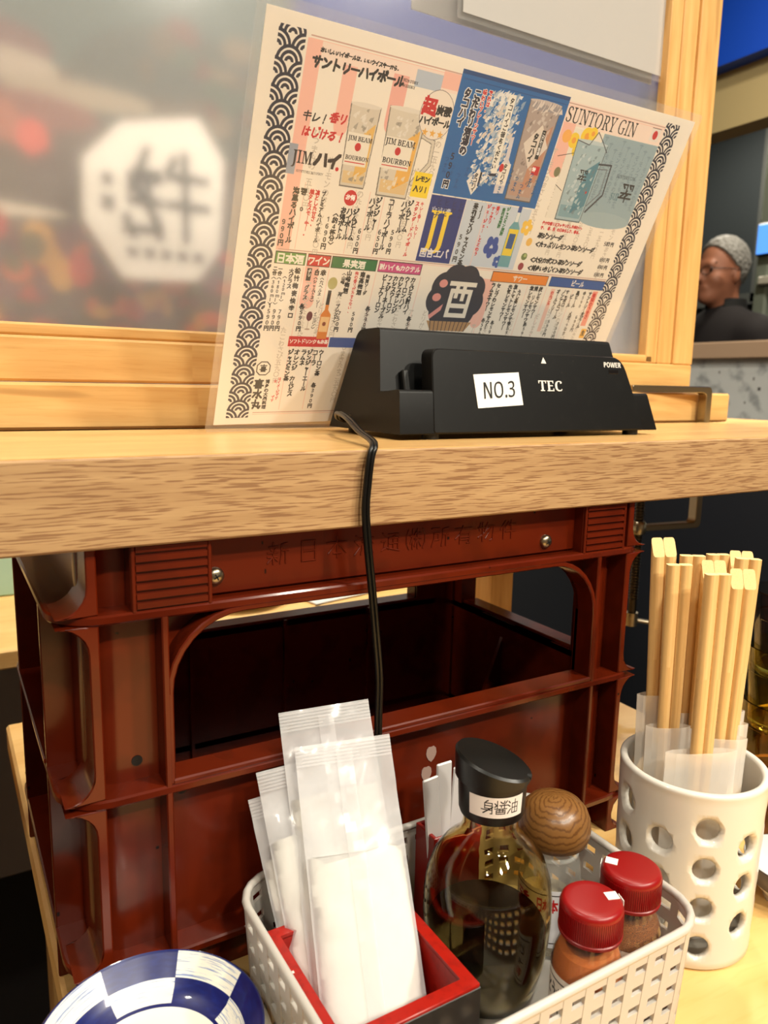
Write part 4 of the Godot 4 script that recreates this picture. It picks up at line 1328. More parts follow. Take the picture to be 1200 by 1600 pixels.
func man() -> void:
	var skin := mat(Color(0.62, 0.40, 0.30), 0.5)
	var at := Vector3(2.90, -0.72, -2.14)
	var o := thing("person", "grey-haired man with glasses in a dark jacket behind the low concrete wall", "person", at)
	# he looks along the aisle: forward is his own -x turned
	var fwd := Vector3(-0.92, 0, -0.16).normalized()
	o.basis = Basis(fwd, Vector3.UP, fwd.cross(Vector3.UP)).scaled(Vector3.ONE * 1.045)
	# own axes: x forward, y up, z to his right; feet at 0, head top at 1.66
	var HY := 1.535
	var head := func(p: Vector3) -> float:
		var d := blob(p, Vector3(-0.008, HY + 0.03, 0), Vector3(0.098, 0.105, 0.077))
		d = smin(d, blob(p, Vector3(0.030, HY - 0.045, 0), Vector3(0.066, 0.080, 0.060)), 0.03)
		d = smin(d, blob(p, Vector3(0.065, HY - 0.095, 0), Vector3(0.026, 0.022, 0.028)), 0.025)
		d = smin(d, capsule(p, Vector3(0.088, HY + 0.012, 0), Vector3(0.108, HY - 0.026, 0), 0.010, 0.015), 0.014)
		d = smin(d, capsule(p, Vector3(0.080, HY + 0.028, -0.03), Vector3(0.080, HY + 0.028, 0.03), 0.013, 0.013), 0.02)
		d = smin(d, capsule(p, Vector3(0.086, HY - 0.060, -0.016), Vector3(0.086, HY - 0.060, 0.016), 0.009, 0.009), 0.012)
		for s in [-1.0, 1.0]:
			d = smin(d, blob(p, Vector3(-0.008, HY - 0.012, s * 0.078), Vector3(0.018, 0.032, 0.010)), 0.008)
			d = smin(d, blob(p, Vector3(0.058, HY - 0.030, s * 0.042), Vector3(0.022, 0.022, 0.020)), 0.02)
		d = smin(d, capsule(p, Vector3(-0.020, HY - 0.05, 0), Vector3(-0.045, HY - 0.19, 0), 0.055, 0.062), 0.03)
		return d
	part(o, "head", net(head, Vector3(-0.14, HY - 0.21, -0.12), Vector3(0.15, HY + 0.16, 0.12), 0.0085), skin, "", false)
	var hn := FastNoiseLite.new()
	hn.seed = 6
	hn.frequency = 1.0
	var hair := func(p: Vector3) -> float:
		var d := blob(p, Vector3(-0.016, HY + 0.040, 0), Vector3(0.109, 0.113, 0.088)) + hn.get_noise_3dv(p * 60.0) * 0.006
		# cut away over the face and below the ears
		var face := (p.x - 0.050) * 0.9 - (p.y - HY - 0.085) * 0.75
		var low := (HY - 0.005 - p.y) - maxf(0.0, -p.x) * 1.2
		var ear := 0.030 - Vector2(p.x + 0.002, p.y - HY + 0.012).length()
		return maxf(maxf(d, face), maxf(low, ear))
	part(o, "hair", net(hair, Vector3(-0.14, HY - 0.12, -0.11), Vector3(0.12, HY + 0.17, 0.11), 0.008), mat(Color(0.52, 0.51, 0.49), 0.6), "short grey hair", false)
	var coat := func(p: Vector3) -> float:
		var d := blob(p, Vector3(-0.03, 1.12, 0), Vector3(0.135, 0.30, 0.20))
		d = smin(d, capsule(p, Vector3(-0.04, 1.295, -0.15), Vector3(-0.04, 1.295, 0.15), 0.066, 0.066), 0.07)
		d = smin(d, capsule(p, Vector3(-0.045, 1.28, 0), Vector3(-0.042, 1.365, 0), 0.090, 0.074), 0.03)
		for s in [-1.0, 1.0]:
			d = smin(d, capsule(p, Vector3(-0.04, 1.285, s * 0.19), Vector3(-0.06, 1.06, s * 0.25), 0.070, 0.056), 0.04)
			d = smin(d, capsule(p, Vector3(-0.06, 1.06, s * 0.25), Vector3(0.16, 0.98, s * 0.20), 0.054, 0.044), 0.03)
		d = smin(d, blob(p, Vector3(-0.03, 0.90, 0), Vector3(0.13, 0.16, 0.18)), 0.06)
		for s in [-1.0, 1.0]:
			d = smin(d, capsule(p, Vector3(-0.02, 0.86, s * 0.09), Vector3(-0.02, 0.46, s * 0.10), 0.085, 0.06), 0.03)
			d = smin(d, capsule(p, Vector3(-0.02, 0.46, s * 0.10), Vector3(-0.04, 0.07, s * 0.10), 0.058, 0.045), 0.02)
			d = smin(d, capsule(p, Vector3(-0.05, 0.045, s * 0.10), Vector3(0.13, 0.04, s * 0.11), 0.042, 0.036), 0.02)
		return d
	part(o, "jacket", net(coat, Vector3(-0.24, -0.01, -0.36), Vector3(0.28, 1.52, 0.36), 0.019), mat(Color(0.055, 0.020, 0.026), 0.85), "dark maroon and black jacket", false)
	var cb := MB.new()
	cb.lathe([Vector2(0.082, 1.345), Vector2(0.084, 1.38), Vector2(0.076, 1.435), Vector2(0.070, 1.437), Vector2(0.071, 1.39), Vector2(0.070, 1.345)], 32, Vector3(-0.044, 0, 0), 40, deg_to_rad(40), deg_to_rad(320))
	part(o, "collar", cb, mat(Color(0.012, 0.012, 0.013), 0.8), "", false)
	for s in [-1.0, 1.0]:
		var hand := func(p: Vector3) -> float:
			var h := Vector3(0.185, 0.97, s * 0.19)
			var d := blob(p, h + Vector3(0.02, 0, 0), Vector3(0.045, 0.018, 0.036))
			for k in 4:
				var z := -0.027 + k * 0.018
				var l: float = [0.060, 0.072, 0.068, 0.050][k]
				d = smin(d, capsule(p, h + Vector3(0.05, 0, z), h + Vector3(0.05 + l * 0.6, -0.004, z * 1.1), 0.0095, 0.009), 0.008)
				d = smin(d, capsule(p, h + Vector3(0.05 + l * 0.6, -0.004, z * 1.1), h + Vector3(0.05 + l, -0.018, z * 1.1), 0.009, 0.008), 0.005)
			d = smin(d, capsule(p, h + Vector3(0.005, 0, -s * 0.03), h + Vector3(0.045, -0.008, -s * 0.058), 0.012, 0.009), 0.01)
			return d
		part(o, "hand", net(hand, Vector3(0.12, 0.92, s * 0.19 - 0.075), Vector3(0.33, 1.01, s * 0.19 + 0.075), 0.006), skin, "", false)
	# face details and glasses
	var b: MB
	for s in [-1.0, 1.0]:
		b = MB.new()
		b.lathe([Vector2(0, -0.004), Vector2(0.011, -0.002), Vector2(0.011, 0.002), Vector2(0, 0.004)], 14, Vector3(0.0835, HY + 0.006, s * 0.031), 50, 0, TAU, Basis(Vector3.BACK, -PI / 2))
		part(o, "eye", b, mat(Color(0.10, 0.07, 0.06), 0.3), "", false)
	b = MB.new()
	b.tube([Vector3(0.090, HY - 0.0605, -0.022), Vector3(0.096, HY - 0.0615, 0), Vector3(0.090, HY - 0.0605, 0.022)], 0.0022, 6)
	part(o, "mouth", b, mat(Color(0.34, 0.16, 0.13), 0.6), "", false)
	for s in [-1.0, 1.0]:
		b = MB.new()
		b.tube([Vector3(0.083, HY + 0.034, s * 0.012), Vector3(0.082, HY + 0.038, s * 0.030), Vector3(0.070, HY + 0.033, s * 0.050)], 0.004, 6)
		part(o, "eyebrow", b, mat(Color(0.16, 0.14, 0.13), 0.8), "", false)
	b = MB.new()
	for s in [-1.0, 1.0]:
		var ring := []
		for i in 20:
			var a := TAU * i / 20.0
			ring.append(Vector3(0.106 - absf(s * 0.034 + cos(a) * 0.024) * 0.12, HY + 0.005 + sin(a) * 0.017, s * 0.034 + cos(a) * 0.024))
		b.tube(ring, 0.0016, 6, true)
		b.tube([Vector3(0.099, HY + 0.010, s * 0.058), Vector3(0.04, HY + 0.010, s * 0.084), Vector3(-0.015, HY + 0.008, s * 0.088)], 0.0018, 6)
	b.tube([Vector3(0.105, HY + 0.008, -0.010), Vector3(0.105, HY + 0.008, 0.010)], 0.0016, 6)
	part(o, "glasses", b, mat(Color(0.10, 0.09, 0.10), 0.3), "dark framed glasses", false)
# ---------------------------------------------------------------- the printed drinks sheet (A3, millimetres)
func menu_print() -> Image:
	var P := Print.new()
	P.host = self
	P.k = 2048.0 / 420.0
	P.im = Image.create(2048, 1448, false, Image.FORMAT_RGB8)
	var paper := Color(0.965, 0.945, 0.905)
	P.im.fill(paper)
	var pink := Color(0.97, 0.77, 0.72)
	var pale := Color(0.975, 0.90, 0.86)
	var ink := Color(0.06, 0.05, 0.06)
	var navy := Color(0.05, 0.07, 0.19)
	var red := Color(0.80, 0.10, 0.12)
	var ghost := Color(0.80, 0.77, 0.73)
	# pink ground and rules
	P.rect(31, 12, 42, 150, pink)
	P.rect(42, 12, 157, 24, pale)
	P.rect(266, 9, 386, 26, pale)
	P.rect(60, 22, 71, 60, pink); P.disc(65.5, 60, 5.5, 6, pink)
	P.rect(100, 20, 113, 52, Color(0.95, 0.72, 0.68)); P.disc(106.5, 52, 6.5, 7, Color(0.95, 0.72, 0.68))
	P.rect(141, 11, 157, 22, pink)
	P.rect(118, 14, 141, 25, Color(0.74, 0.79, 0.86))
	P.rect(267, 24, 281, 60, pink); P.disc(274, 60, 7, 7, pink)
	P.rect(13, 76, 36, 96, Color(0.62, 0.66, 0.74))
	P.rect(232, 158, 246, 196, pink); P.disc(239, 196, 7, 8, pink)
	P.rect(58, 160, 70, 188, pink); P.disc(64, 188, 6, 6, pink)
	for y in [10.0, 148.5, 286.0]:
		P.rect(33, y, 386, y + 0.9, Color(0.80, 0.66, 0.62)); P.rect(33, y + 1.8, 386, y + 2.4, pink)
	for x in [46.0, 88.0, 100.5, 114.0]:
		P.rect(x, 100, x + 0.7, 148, Color(0.95, 0.80, 0.76))
	for x in [56.0, 78.5, 121.5, 166.0, 240.0, 287.0, 311.0, 346.0]:
		P.rect(x, 161, x + 0.7, 284, Color(0.95, 0.80, 0.76))
	# what shows through from the other side of the sheet
	var gtx := ["ひつまみの一", "サーモンのおさしみ", "たこわさび", "アジのたたき", "とりからあげ", "えだまめ", "だしまきたまご"]
	var gr := RandomNumberGenerator.new()
	gr.seed = 5
	for i in 46:
		var gx := 46.0 + (i % 23) * 14.6
		var gy := 30.0 + gr.randf() * 60.0 if i < 23 else 165.0 + gr.randf() * 55.0
		P.down(gtx[i % 7] + "五九〇円", gx, gy, 5.2, ghost, 0.10)
	# highball block
	P.across("おいしいハイボールは、いいウイスキーから。", 41, 15.5, 2.9, ink, 0.15, 0.1)
	P.across("サントリーハイボール", 36, 20.5, 7.0, ink, 0.17, 0.12)
	P.latin("SUNTORY", 108, 23.5, 2.6, ink, "Droid Serif", true); P.latin("WHISKY", 108, 26.8, 2.6, ink, "Droid Serif", true)
	P.across("キレ！", 35, 54, 6.4, ink, 0.12, 0.25)
	P.across("香り", 56, 52, 6.6, red, 0.14, 0.2)
	P.across("はじける！", 36, 63.5, 6.6, red, 0.14, 0.2)
	P.latin("JIM", 33, 88, 12, Color(0.12, 0.05, 0.05), "Droid Serif", true, 0.75)
	P.across("ハイ", 50, 78.5, 9.5, Color(0.16, 0.09, 0.06), 0.2, 0.2)
	P.disc(69, 88, 1.4, 1.4, red)
	P.latin("SUNTORY WHISKY", 37, 94, 2.4, ink, "Droid Serif")
	jug_print(P, 70.5, 43, 25, 56, Color(0.86, 0.83, 0.78), Color(0.93, 0.72, 0.30), false)
	jug_print(P, 102, 40, 33, 62, Color(0.87, 0.84, 0.79), Color(0.96, 0.70, 0.22), true)
	for e in [[73.0, 62.0, 19.0], [104.0, 60.0, 25.0]]:
		P.rect(e[0], e[1], e[0] + e[2], e[1] + 22, Color(0.95, 0.93, 0.89))
		P.latin("JIM BEAM", e[0] + 0.6, e[1] + 5.0, e[2] * 0.225, ink, "Droid Serif", true, 0.92)
		P.disc(e[0] + e[2] * 0.5, e[1] + 9.0, 2.5, 2.8, red)
		P.latin("BOURBON", e[0] + 0.8, e[1] + 18.0, e[2] * 0.21, ink, "Droid Serif", true, 0.95)
		P.rect(e[0] + 1, e[1] + 19.5, e[0] + e[2] - 1, e[1] + 20.3, red)
	P.disc(143, 40, 15.2, 17, Color(0.45, 0.42, 0.44)); P.disc(143, 40, 14.8, 16.6, Color(0.955, 0.92, 0.88))
	P.across("超", 129.5, 29, 12, red, 0.14); P.across("炭酸", 142, 33, 6.6, ink, 0.16)
	P.across("ハイボール", 129.5, 42, 5.2, ink, 0.17)
	for i in 3:
		star(P, 136.0 + i * 7.0, 52.5, 3.0, Color(0.92, 0.70, 0.30))
	P.rect(136, 80.5, 152.5, 99, Color(0.98, 0.87, 0.12))
	P.across("レモン", 137.5, 83, 4.4, ink, 0.15); P.across("入り！", 138, 90.5, 4.4, ink, 0.15)
	P.disc(84.8, 106.3, 5.4, 5.6, red); P.across("お得", 80.6, 104, 4.0, Color.WHITE, 0.15)
	var s := 4.7
	P.down("スタンダードハイボール", 143.4, 102, 3.3, red, 0.14, 1.06, 146)
	P.down("キレー香ー。なし！", 148.2, 102, 3.0, red, 0.14)
	P.down("ジムビーム", 136.5, 102, s, ink, 0.16, 1.05); P.down("ハイボール", 131.0, 103, s, ink, 0.16, 1.05)
	P.down("590円", 126, 125, s, ink, 0.14, 1.08)
	P.down("コーラハイボール", 119, 103, s, ink, 0.16, 1.05); P.down("650円", 114, 126, s, ink, 0.14, 1.08)
	P.down("ジンジャー", 107.5, 103, s, ink, 0.16, 1.05); P.down("ハイボール", 101.8, 104, s, ink, 0.16, 1.05)
	P.down("650円", 96, 127, s, ink, 0.14, 1.08)
	P.down("ジムビーム", 89.5, 113.5, s, ink, 0.16, 1.02); P.down("ハイボール", 84.2, 113.5, s, ink, 0.16, 1.02)
	P.down("お得ボトル", 78.8, 113.5, s, ink, 0.16, 1.02); P.down("（約4杯分）", 73.2, 117, 4.4, ink, 0.15, 1.02)
	P.down("1690円", 67.2, 121, s, ink, 0.14, 1.08)
	P.down("プレミアムハイボール", 60.5, 104.5, 3.4, ink, 0.15, 1.1)
	P.down("凛とした甘さ、", 55.2, 104, 3.6, red, 0.14, 1.05); P.down("燻々とスモーキー。", 50.6, 104, 3.6, red, 0.14, 1.05)
	P.down("碧Ａo", 43.8, 104, s, ink, 0.15, 1.25); P.down("海薫るハイボール", 37.6, 104, s, ink, 0.16, 1.07)
	P.down("990円", 31.6, 126.5, s, ink, 0.14, 1.08)
	# blue block
	P.rect(156.5, 6.5, 266, 94.2, Color(0.0, 0.40, 0.70)); P.rect(156.5, 6.5, 266, 9.5, Color(0.0, 0.27, 0.52))
	P.rect(159, 12, 264, 12.8, Color(0.0, 0.31, 0.58))
	gr.seed = 11
	for i in 620:
		var r := gr.randf()
		var q := Vector2(lerpf(186, 214, gr.randf()) + (6.0 if r > 0.6 else 0.0), lerpf(14, 80, gr.randf()))
		if q.y > 62 and gr.randf() < 0.6: continue
		var z := lerpf(0.8, 3.6, gr.randf())
		var tone: Color = [Color(0.93, 0.93, 0.93), Color(0.72, 0.78, 0.85), Color(0.55, 0.66, 0.78), Color(0.86, 0.83, 0.80)][i % 4]
		P.poly([[q, q + Vector2(z, -z * gr.randf()), q + Vector2(z * 0.6, z), q + Vector2(-z * 0.4, z * 0.7)]], tone)
	jug_print(P, 226, 14, 34, 76, Color(0.70, 0.64, 0.62), Color(0.80, 0.55, 0.42), false)
	for i in 24:
		P.poly([[Vector2(228 + i * 1.3, 18 + gr.randf() * 5), Vector2(231 + i * 1.3, 12 + gr.randf() * 6), Vector2(233 + i * 1.3, 20)]], Color(0.88, 0.84, 0.82) if i % 2 else Color(0.62, 0.60, 0.62))
	P.poly([[Vector2(232, 46), Vector2(246, 30), Vector2(258, 46), Vector2(244, 64)]], Color(0.90, 0.86, 0.83))
	P.down("タコハイ", 240.5, 37, 5.0, ink, 0.18, 1.1); P.rect(248, 34, 252, 56, Color(0.12, 0.10, 0.10)); P.down("こだわり酒場", 248.6, 35, 2.8, Color.WHITE, 0.15)
	P.rect(249, 61, 257, 68, red); P.across("特製", 249.5, 62, 3.4, Color.WHITE, 0.15)
	P.poly([[Vector2(204.5, 15), Vector2(211.5, 14.5), Vector2(213.5, 73), Vector2(206.5, 73.5)]], Color(0.96, 0.95, 0.92))
	P.poly([[Vector2(206.5, 72.5), Vector2(213.5, 72), Vector2(213.5, 74), Vector2(206.5, 74.5)]], navy)
	P.down("タコハイご指名ください", 206.8, 17, 4.0, ink, 0.12, 1.2)
	P.poly([[Vector2(217, 44), Vector2(221, 43), Vector2(222, 60), Vector2(226, 64), Vector2(226, 86), Vector2(216, 87), Vector2(215, 65), Vector2(218, 60)]], Color(0.86, 0.84, 0.86))
	P.rect(216, 63, 226, 80, Color(0.95, 0.93, 0.90)); P.down("タコハイ", 219, 63.5, 3.6, ink, 0.16); P.disc(217, 67, 2.2, 3.2, red)
	P.poly([[Vector2(186, 81), Vector2(195, 70), Vector2(203, 78), Vector2(194, 91)]], Color(0.93, 0.92, 0.90))
	P.down("タコハイ", 192.6, 74, 3.4, ink, 0.17); P.rect(197.5, 73, 199.5, 84, ink)
	for e in [["タコハイ", 162.5, 18.0], ["こだわり酒場の", 171.5, 17.0]]:
		P.down(e[0], e[1], e[2], 6.2, Color(0.95, 0.95, 0.95), 0.34, 1.06); P.down(e[0], e[1], e[2], 6.2, navy, 0.16, 1.06)
	P.down("味わいプレーンサワー", 179, 16, 3.8, Color(0.96, 0.92, 0.9), 0.3, 1.03); P.down("味わいプレーンサワー", 179, 16, 3.8, red, 0.15, 1.03)
	P.down("それは、", 184.5, 15.5, 3.8, Color(0.96, 0.92, 0.9), 0.3, 1.03); P.down("それは、", 184.5, 15.5, 3.8, red, 0.15, 1.03)
	P.down("590円", 163.5, 62, 6.0, Color(0.95, 0.95, 0.95), 0.34, 1.14); P.down("590円", 163.5, 62, 6.0, navy, 0.16, 1.14)
	for i in 14:
		P.down("つまみ", 160 + i * 7.4, 66 + (i % 3) * 5, 4.0, Color(0.0, 0.31, 0.57), 0.10)
	# jasmine block
	P.rect(156.5, 95, 191.5, 148, Color(0.07, 0.18, 0.52))
	P.latin("JJ", 160, 132, 36, Color(0.98, 0.86, 0.22), "Droid Serif", true, 0.80)
	P.across("国言エバ", 158.5, 137, 7.0, Color(0.93, 0.93, 0.95), 0.13)
	P.across("ジャスミン焼酎", 160, 104, 2.6, Color(0.85, 0.87, 0.93), 0.12)
	for i in 4: P.down("ヒヤチ", 163 + i * 7.5, 97, 5, Color(0.05, 0.12, 0.40), 0.12)
	P.rect(192, 95, 263, 148, Color(0.80, 0.85, 0.91)); P.rect(213.5, 95, 214.2, 148, Color(0.95, 0.8, 0.78))
	P.down("茉莉花×ジャスミン茶", 200, 96.5, 4.9, ink, 0.15, 1.07); P.down("590円", 193.2, 122, 5.0, ink, 0.15, 1.25)
	P.down("JJ", 207, 97, 5.2, ink, 0.15); P.down("ジェージェー、ととのう", 214.6, 96, 3.4, red, 0.14, 1.16)
	P.down("すっきり、", 219.5, 97, 3.4, red, 0.14); P.down("香り、", 224.3, 96.5, 3.4, red, 0.14)
	P.down("茉莉花焼酎", 231, 97, 3.2, Color(0.1, 0.42, 0.22), 0.14); P.down("ジャスミン焼酎", 236, 96, 3.2, Color(0.1, 0.42, 0.22), 0.14)
	for a in 5:
		P.disc(231 + cos(a * TAU / 5 + 0.3) * 5, 130 + sin(a * TAU / 5 + 0.3) * 5.5, 3.2, 4.4, Color(0.16, 0.30, 0.66))
	for a in 5:
		P.disc(242 + cos(a * TAU / 5) * 3, 142 + sin(a * TAU / 5) * 3.2, 2.0, 2.4, Color(0.18, 0.34, 0.68))
	P.poly([[Vector2(248, 95), Vector2(252, 95), Vector2(252, 106), Vector2(256, 112), Vector2(257, 146), Vector2(244, 146), Vector2(244, 112), Vector2(248, 106)]], Color(0.42, 0.66, 0.72))
	P.rect(248, 94, 252, 99, Color(0.16, 0.30, 0.6)); P.rect(248.2, 99, 251.8, 107, Color(0.9, 0.92, 0.93))
	P.rect(245, 113, 256, 136, Color(0.93, 0.83, 0.20)); P.rect(247, 117, 254, 130, Color(0.16, 0.34, 0.60))
	for a in 5:
		P.disc(263.5 + cos(a * TAU / 5) * 4, 110 + sin(a * TAU / 5) * 4.2, 2.6, 3.0, Color(0.97, 0.80, 0.30))
	# gin block
	P.rect(281, 27, 385.5, 100, Color(0.94, 0.92, 0.88)); P.rect(316, 26, 385.5, 95, Color(0.60, 0.70, 0.75)); P.disc(352, 95, 33, 7, Color(0.64, 0.73, 0.77))
	for i in 9: P.down("サーモンつけもの五九", 318 + i * 7.4, 27 + (i % 3) * 4, 4.6, Color(0.50, 0.60, 0.66), 0.11)
	P.latin("SUNTORY GIN", 267, 23.6, 15.6, ink, "Droid Serif", false, 0.80)
	P.rect(370, 12.5, 382, 23.5, Color(0.93, 0.90, 0.88)); P.disc(376, 18, 3.0, 3.6, red); P.rect(370, 12.5, 382, 13.0, ink)
	for q in [[284.0, 36.0, 6.0], [297.0, 31.0, 7.0], [291.0, 43.0, 5.5], [303.0, 28.0, 5.0]]:
		P.disc(q[0], q[1], q[2], q[2], Color(0.98, 0.85, 0.20)); P.disc(q[0], q[1], q[2] * 0.4, q[2] * 0.4, Color(0.95, 0.66, 0.22))
	P.disc(275, 34, 5, 5, Color(0.97, 0.72, 0.36)); P.disc(277, 62, 3.4, 4, Color(0.50, 0.50, 0.36))
	P.line(Vector2(272, 50), Vector2(290, 45), 0.5, ink); P.line(Vector2(280, 72), Vector2(289, 76), 0.5, ink)
	jug_print(P, 288, 34, 37, 66, Color(0.66, 0.76, 0.80), Color(0.24, 0.48, 0.58), false)
	P.path([Vector2(322, 50), Vector2(337, 49), Vector2(339, 74), Vector2(325, 90)], 1.5, Color(0.22, 0.24, 0.28))
	P.path([Vector2(322, 54), Vector2(333.5, 53), Vector2(335, 73), Vector2(324, 85)], 0.8, Color(0.42, 0.46, 0.50))
	P.path([Vector2(289, 35), Vector2(303, 37), Vector2(309, 26), Vector2(318, 33), Vector2(326, 40)], 0.6, Color(0.25, 0.26, 0.30))
	P.across("翠", 302, 56, 11, ink, 0.07); P.disc(318, 74, 1.0, 1.0, red)
	P.latin("SUNTORY GIN", 348, 57.5, 4.2, Color(0.12, 0.2, 0.25), "Droid Serif", false, 0.85); P.across("翠", 359, 60, 17, ink, 0.075)
	P.latin("SUI", 349, 76, 8, Color(0.25, 0.45, 0.5), "Droid Serif", false, 0.8)
	P.across("爽やかな香りとスッキリとした味わい。", 277, 102.8, 2.9, red, 0.16); P.across("柚子、緑茶、生姜の日本らしさ、香る。", 277, 107, 2.9, red, 0.16)
	P.across("翠ジンソーダ", 279, 113, 4.8, ink, 0.17, 0.15); P.across("〈たっぷりレモン〉翠ジンソーダ", 279, 120.4, 4.8, ink, 0.17, 0.15)
	P.across("〈大分カボス〉翠ジンソーダ", 279, 134.4, 4.8, ink, 0.17, 0.15); P.across("〈博多いちじく〉翠ジンソーダ", 279, 142, 4.8, ink, 0.17, 0.15)
	for q in [[364.0, 116.0], [366.0, 131.0], [367.0, 138.0], [366.0, 145.5]]:
		P.latin("580" if q[1] < 120 else "690", q[0], q[1] + 1, 5.2, ink, "Droid Sans", true, 0.9); P.across("円", q[0] + 8.8, q[1] - 3, 4.2, ink, 0.16)
	P.disc(271.5, 122, 3.4, 3.6, Color(0.93, 0.75, 0.36)); P.disc(271.3, 135, 3.4, 3.2, Color(0.42, 0.50, 0.28)); P.disc(272, 134, 1.6, 1.6, Color(0.7, 0.76, 0.5)); P.disc(271, 144, 3.2, 3.4, Color(0.62, 0.20, 0.24))
	# lower half: headings
	var white := Color(0.97, 0.96, 0.93)
	for h in [["日本酒", 31.5, 57.0, Color(0.36, 0.60, 0.27), 7.2], ["ワイン", 58.5, 78.5, Color(0.80, 0.10, 0.12), 6.0], ["果実酒", 79.5, 121.0, Color(0.10, 0.46, 0.24), 6.4], ["酎ハイ＆カクテル", 122.5, 165.0, Color(0.82, 0.30, 0.55), 4.6], ["サワー", 241.5, 309.5, Color(0.95, 0.55, 0.10), 5.4], ["ビール", 312.5, 386.0, Color(0.08, 0.33, 0.66), 5.4]]:
		P.rect(h[1], 150.5, h[2], 160.0, ink); P.rect(h[1] + 0.5, 151, h[2] - 0.5, 159.5, h[3])
		var wd: float = String(h[0]).length() * h[4] * 1.08
		P.across(h[0], (h[1] + h[2] - wd) * 0.5, 155.3 - h[4] * 0.5, h[4], white, 0.14, 0.0, 1.08)
	P.rect(54.5, 217.5, 91, 226.5, Color(0.80, 0.10, 0.12)); P.across("ソフトドリンク＆お茶", 55.2, 220, 3.4, white, 0.14)
	P.rect(91.8, 217.5, 130, 226.5, Color(0.20, 0.32, 0.62))
	var b := 4.4
	P.down("松竹梅豪快辛口", 49.8, 162, b, ink, 0.16, 1.35); P.down("大グラス", 45.0, 163, 3.6, ink, 0.14, 1.1); P.down("（120ml）", 40.6, 168, 3.2, ink, 0.13, 1.0)
	P.down("一合（180ml）", 35.8, 162, 3.4, ink, 0.15, 1.02); P.down("二合（360ml）", 31.4, 162, 3.4, ink, 0.15, 1.02)
	P.down("790円", 40.4, 195, b, ink, 0.14, 1.05); P.down("990円", 35.6, 195, b, ink, 0.14, 1.05); P.down("1590円", 31, 190.5, b, ink, 0.14, 1.05)
	P.down("赤", 72, 162, b, ink, 0.16); P.down("（カベルネ・ソーヴィニヨン）", 72.4, 167, 3.2, ink, 0.13, 1.0)
	P.down("白", 66.4, 162, b, ink, 0.16); P.down("（シャルドネ）", 66.8, 167, 3.2, ink, 0.13, 1.0)
	P.rect(60, 161.5, 64, 171.5, ink); P.down("チリ", 60.6, 162.2, 2.9, white, 0.16); P.down("グラス", 60.2, 175, 3.6, ink, 0.14, 1.1); P.down("各590円", 58.8, 190, b, ink, 0.14, 1.05)
	P.disc(69, 200, 2.6, 4, Color(0.40, 0.12, 0.18)); P.rect(68.7, 204, 69.3, 211, Color(0.7, 0.62, 0.58)); P.disc(69, 211, 2.4, 0.7, Color(0.7, 0.62, 0.58))
	P.poly([[Vector2(81.8, 180), Vector2(84.6, 180), Vector2(84.8, 194), Vector2(88, 198), Vector2(88, 219), Vector2(79, 219), Vector2(79, 198), Vector2(81.6, 194)]], Color(0.86, 0.52, 0.16))
	P.rect(81.6, 178, 84.8, 190, ink); P.rect(79.6, 200, 87.4, 213, Color(0.95, 0.80, 0.58)); P.disc(83.4, 206, 1.6, 1.8, Color(0.5, 0.22, 0.1)); P.disc(84, 172, 4.2, 5, Color(0.72, 0.70, 0.45))
	P.down("南高梅酒", 107.5, 161, b, ink, 0.16, 1.1); P.down("梅酒ソーダ割", 113.5, 163, 3.2, ink, 0.15); P.down("各590円", 119.5, 189, b, ink, 0.14, 1.05)
	P.down("梅の香りがたまらない、", 102.6, 161, 3.0, red, 0.14); P.down("山崎梅酒", 95, 160.5, b, ink, 0.16, 1.1); P.down("590円", 106.8, 194, b, ink, 0.14, 1.05)
	P.down("（山崎蒸溜所貯蔵ブレンド）", 91.2, 162, 3.2, ink, 0.15, 1.05); P.down("750円", 93.4, 194, b, ink, 0.14, 1.05)
	for e in [["カルピス酎ハイ", 157.2], ["ウーロンハイ", 151.2], ["カシスオレンジ", 145.4], ["カシスウーロン", 139.6], ["ファジーネーブル", 134], ["ピーチウーロン", 128.4]]:
		P.down(e[0], e[1], 162, 4.5, ink, 0.17, 1.03)
	P.down("各590円", 163, 196, b, ink, 0.14)
	for e in [["ウーロン茶", 84], ["コーラ", 78.6], ["ジンジャーエール", 73.4], ["ラムネ", 68], ["オレンジ カルピス", 61.6], ["ジャスミン茶", 56]]:
		P.down(e[0], e[1], 229, 4.5, ink, 0.17, 1.05)
	P.down("各390円", 83, 259, b, ink, 0.14, 1.12)
	for e in [["純レモンサワー", 302.4], ["濃縮りレモンサワー", 296.4], ["塩レモンサワー", 291], ["ほうじ茶レモンサワー", 277], ["塩トマトレモンサワー", 271], ["元気レモンサワー", 264.6], ["セレブのレモンサワー", 250.6], ["ラムネサワー", 244.4]]:
		P.down(e[0], e[1], 161, 4.3, ink, 0.17, 1.02)
	for e in [[298.0, 196.0], [278.0, 196.0], [257.0, 196.0], [245.6, 194.0]]:
		P.down("各590円", e[0], e[1], 4.2, ink, 0.14)
	for e in [["サントリー生ビール", 369], ["中590", 361], ["黒ビール メガ", 352], ["瓶ビール", 345], ["サッポロ", 338], ["ノンアルコール", 333], ["オールフリー", 326]]:
		P.down(e[0], e[1], 162, 4.0, ink, 0.16, 1.05)
	P.down("590円", 327, 192, 4.2, ink, 0.14); P.down("750円", 340, 194, 4.2, ink, 0.14); P.down("1100", 353, 190, 4.2, ink, 0.14); P.down("690円", 362, 186, 4.2, ink, 0.14)
	P.rect(374, 161, 381, 197, Color(0.96, 0.62, 0.55)); P.down("神泡のうまさ", 375, 163, 4.2, red, 0.15); P.rect(318, 162, 323, 205, Color(0.97, 0.80, 0.74)); P.down("のみごたえ", 318.8, 164, 3.4, red, 0.14)
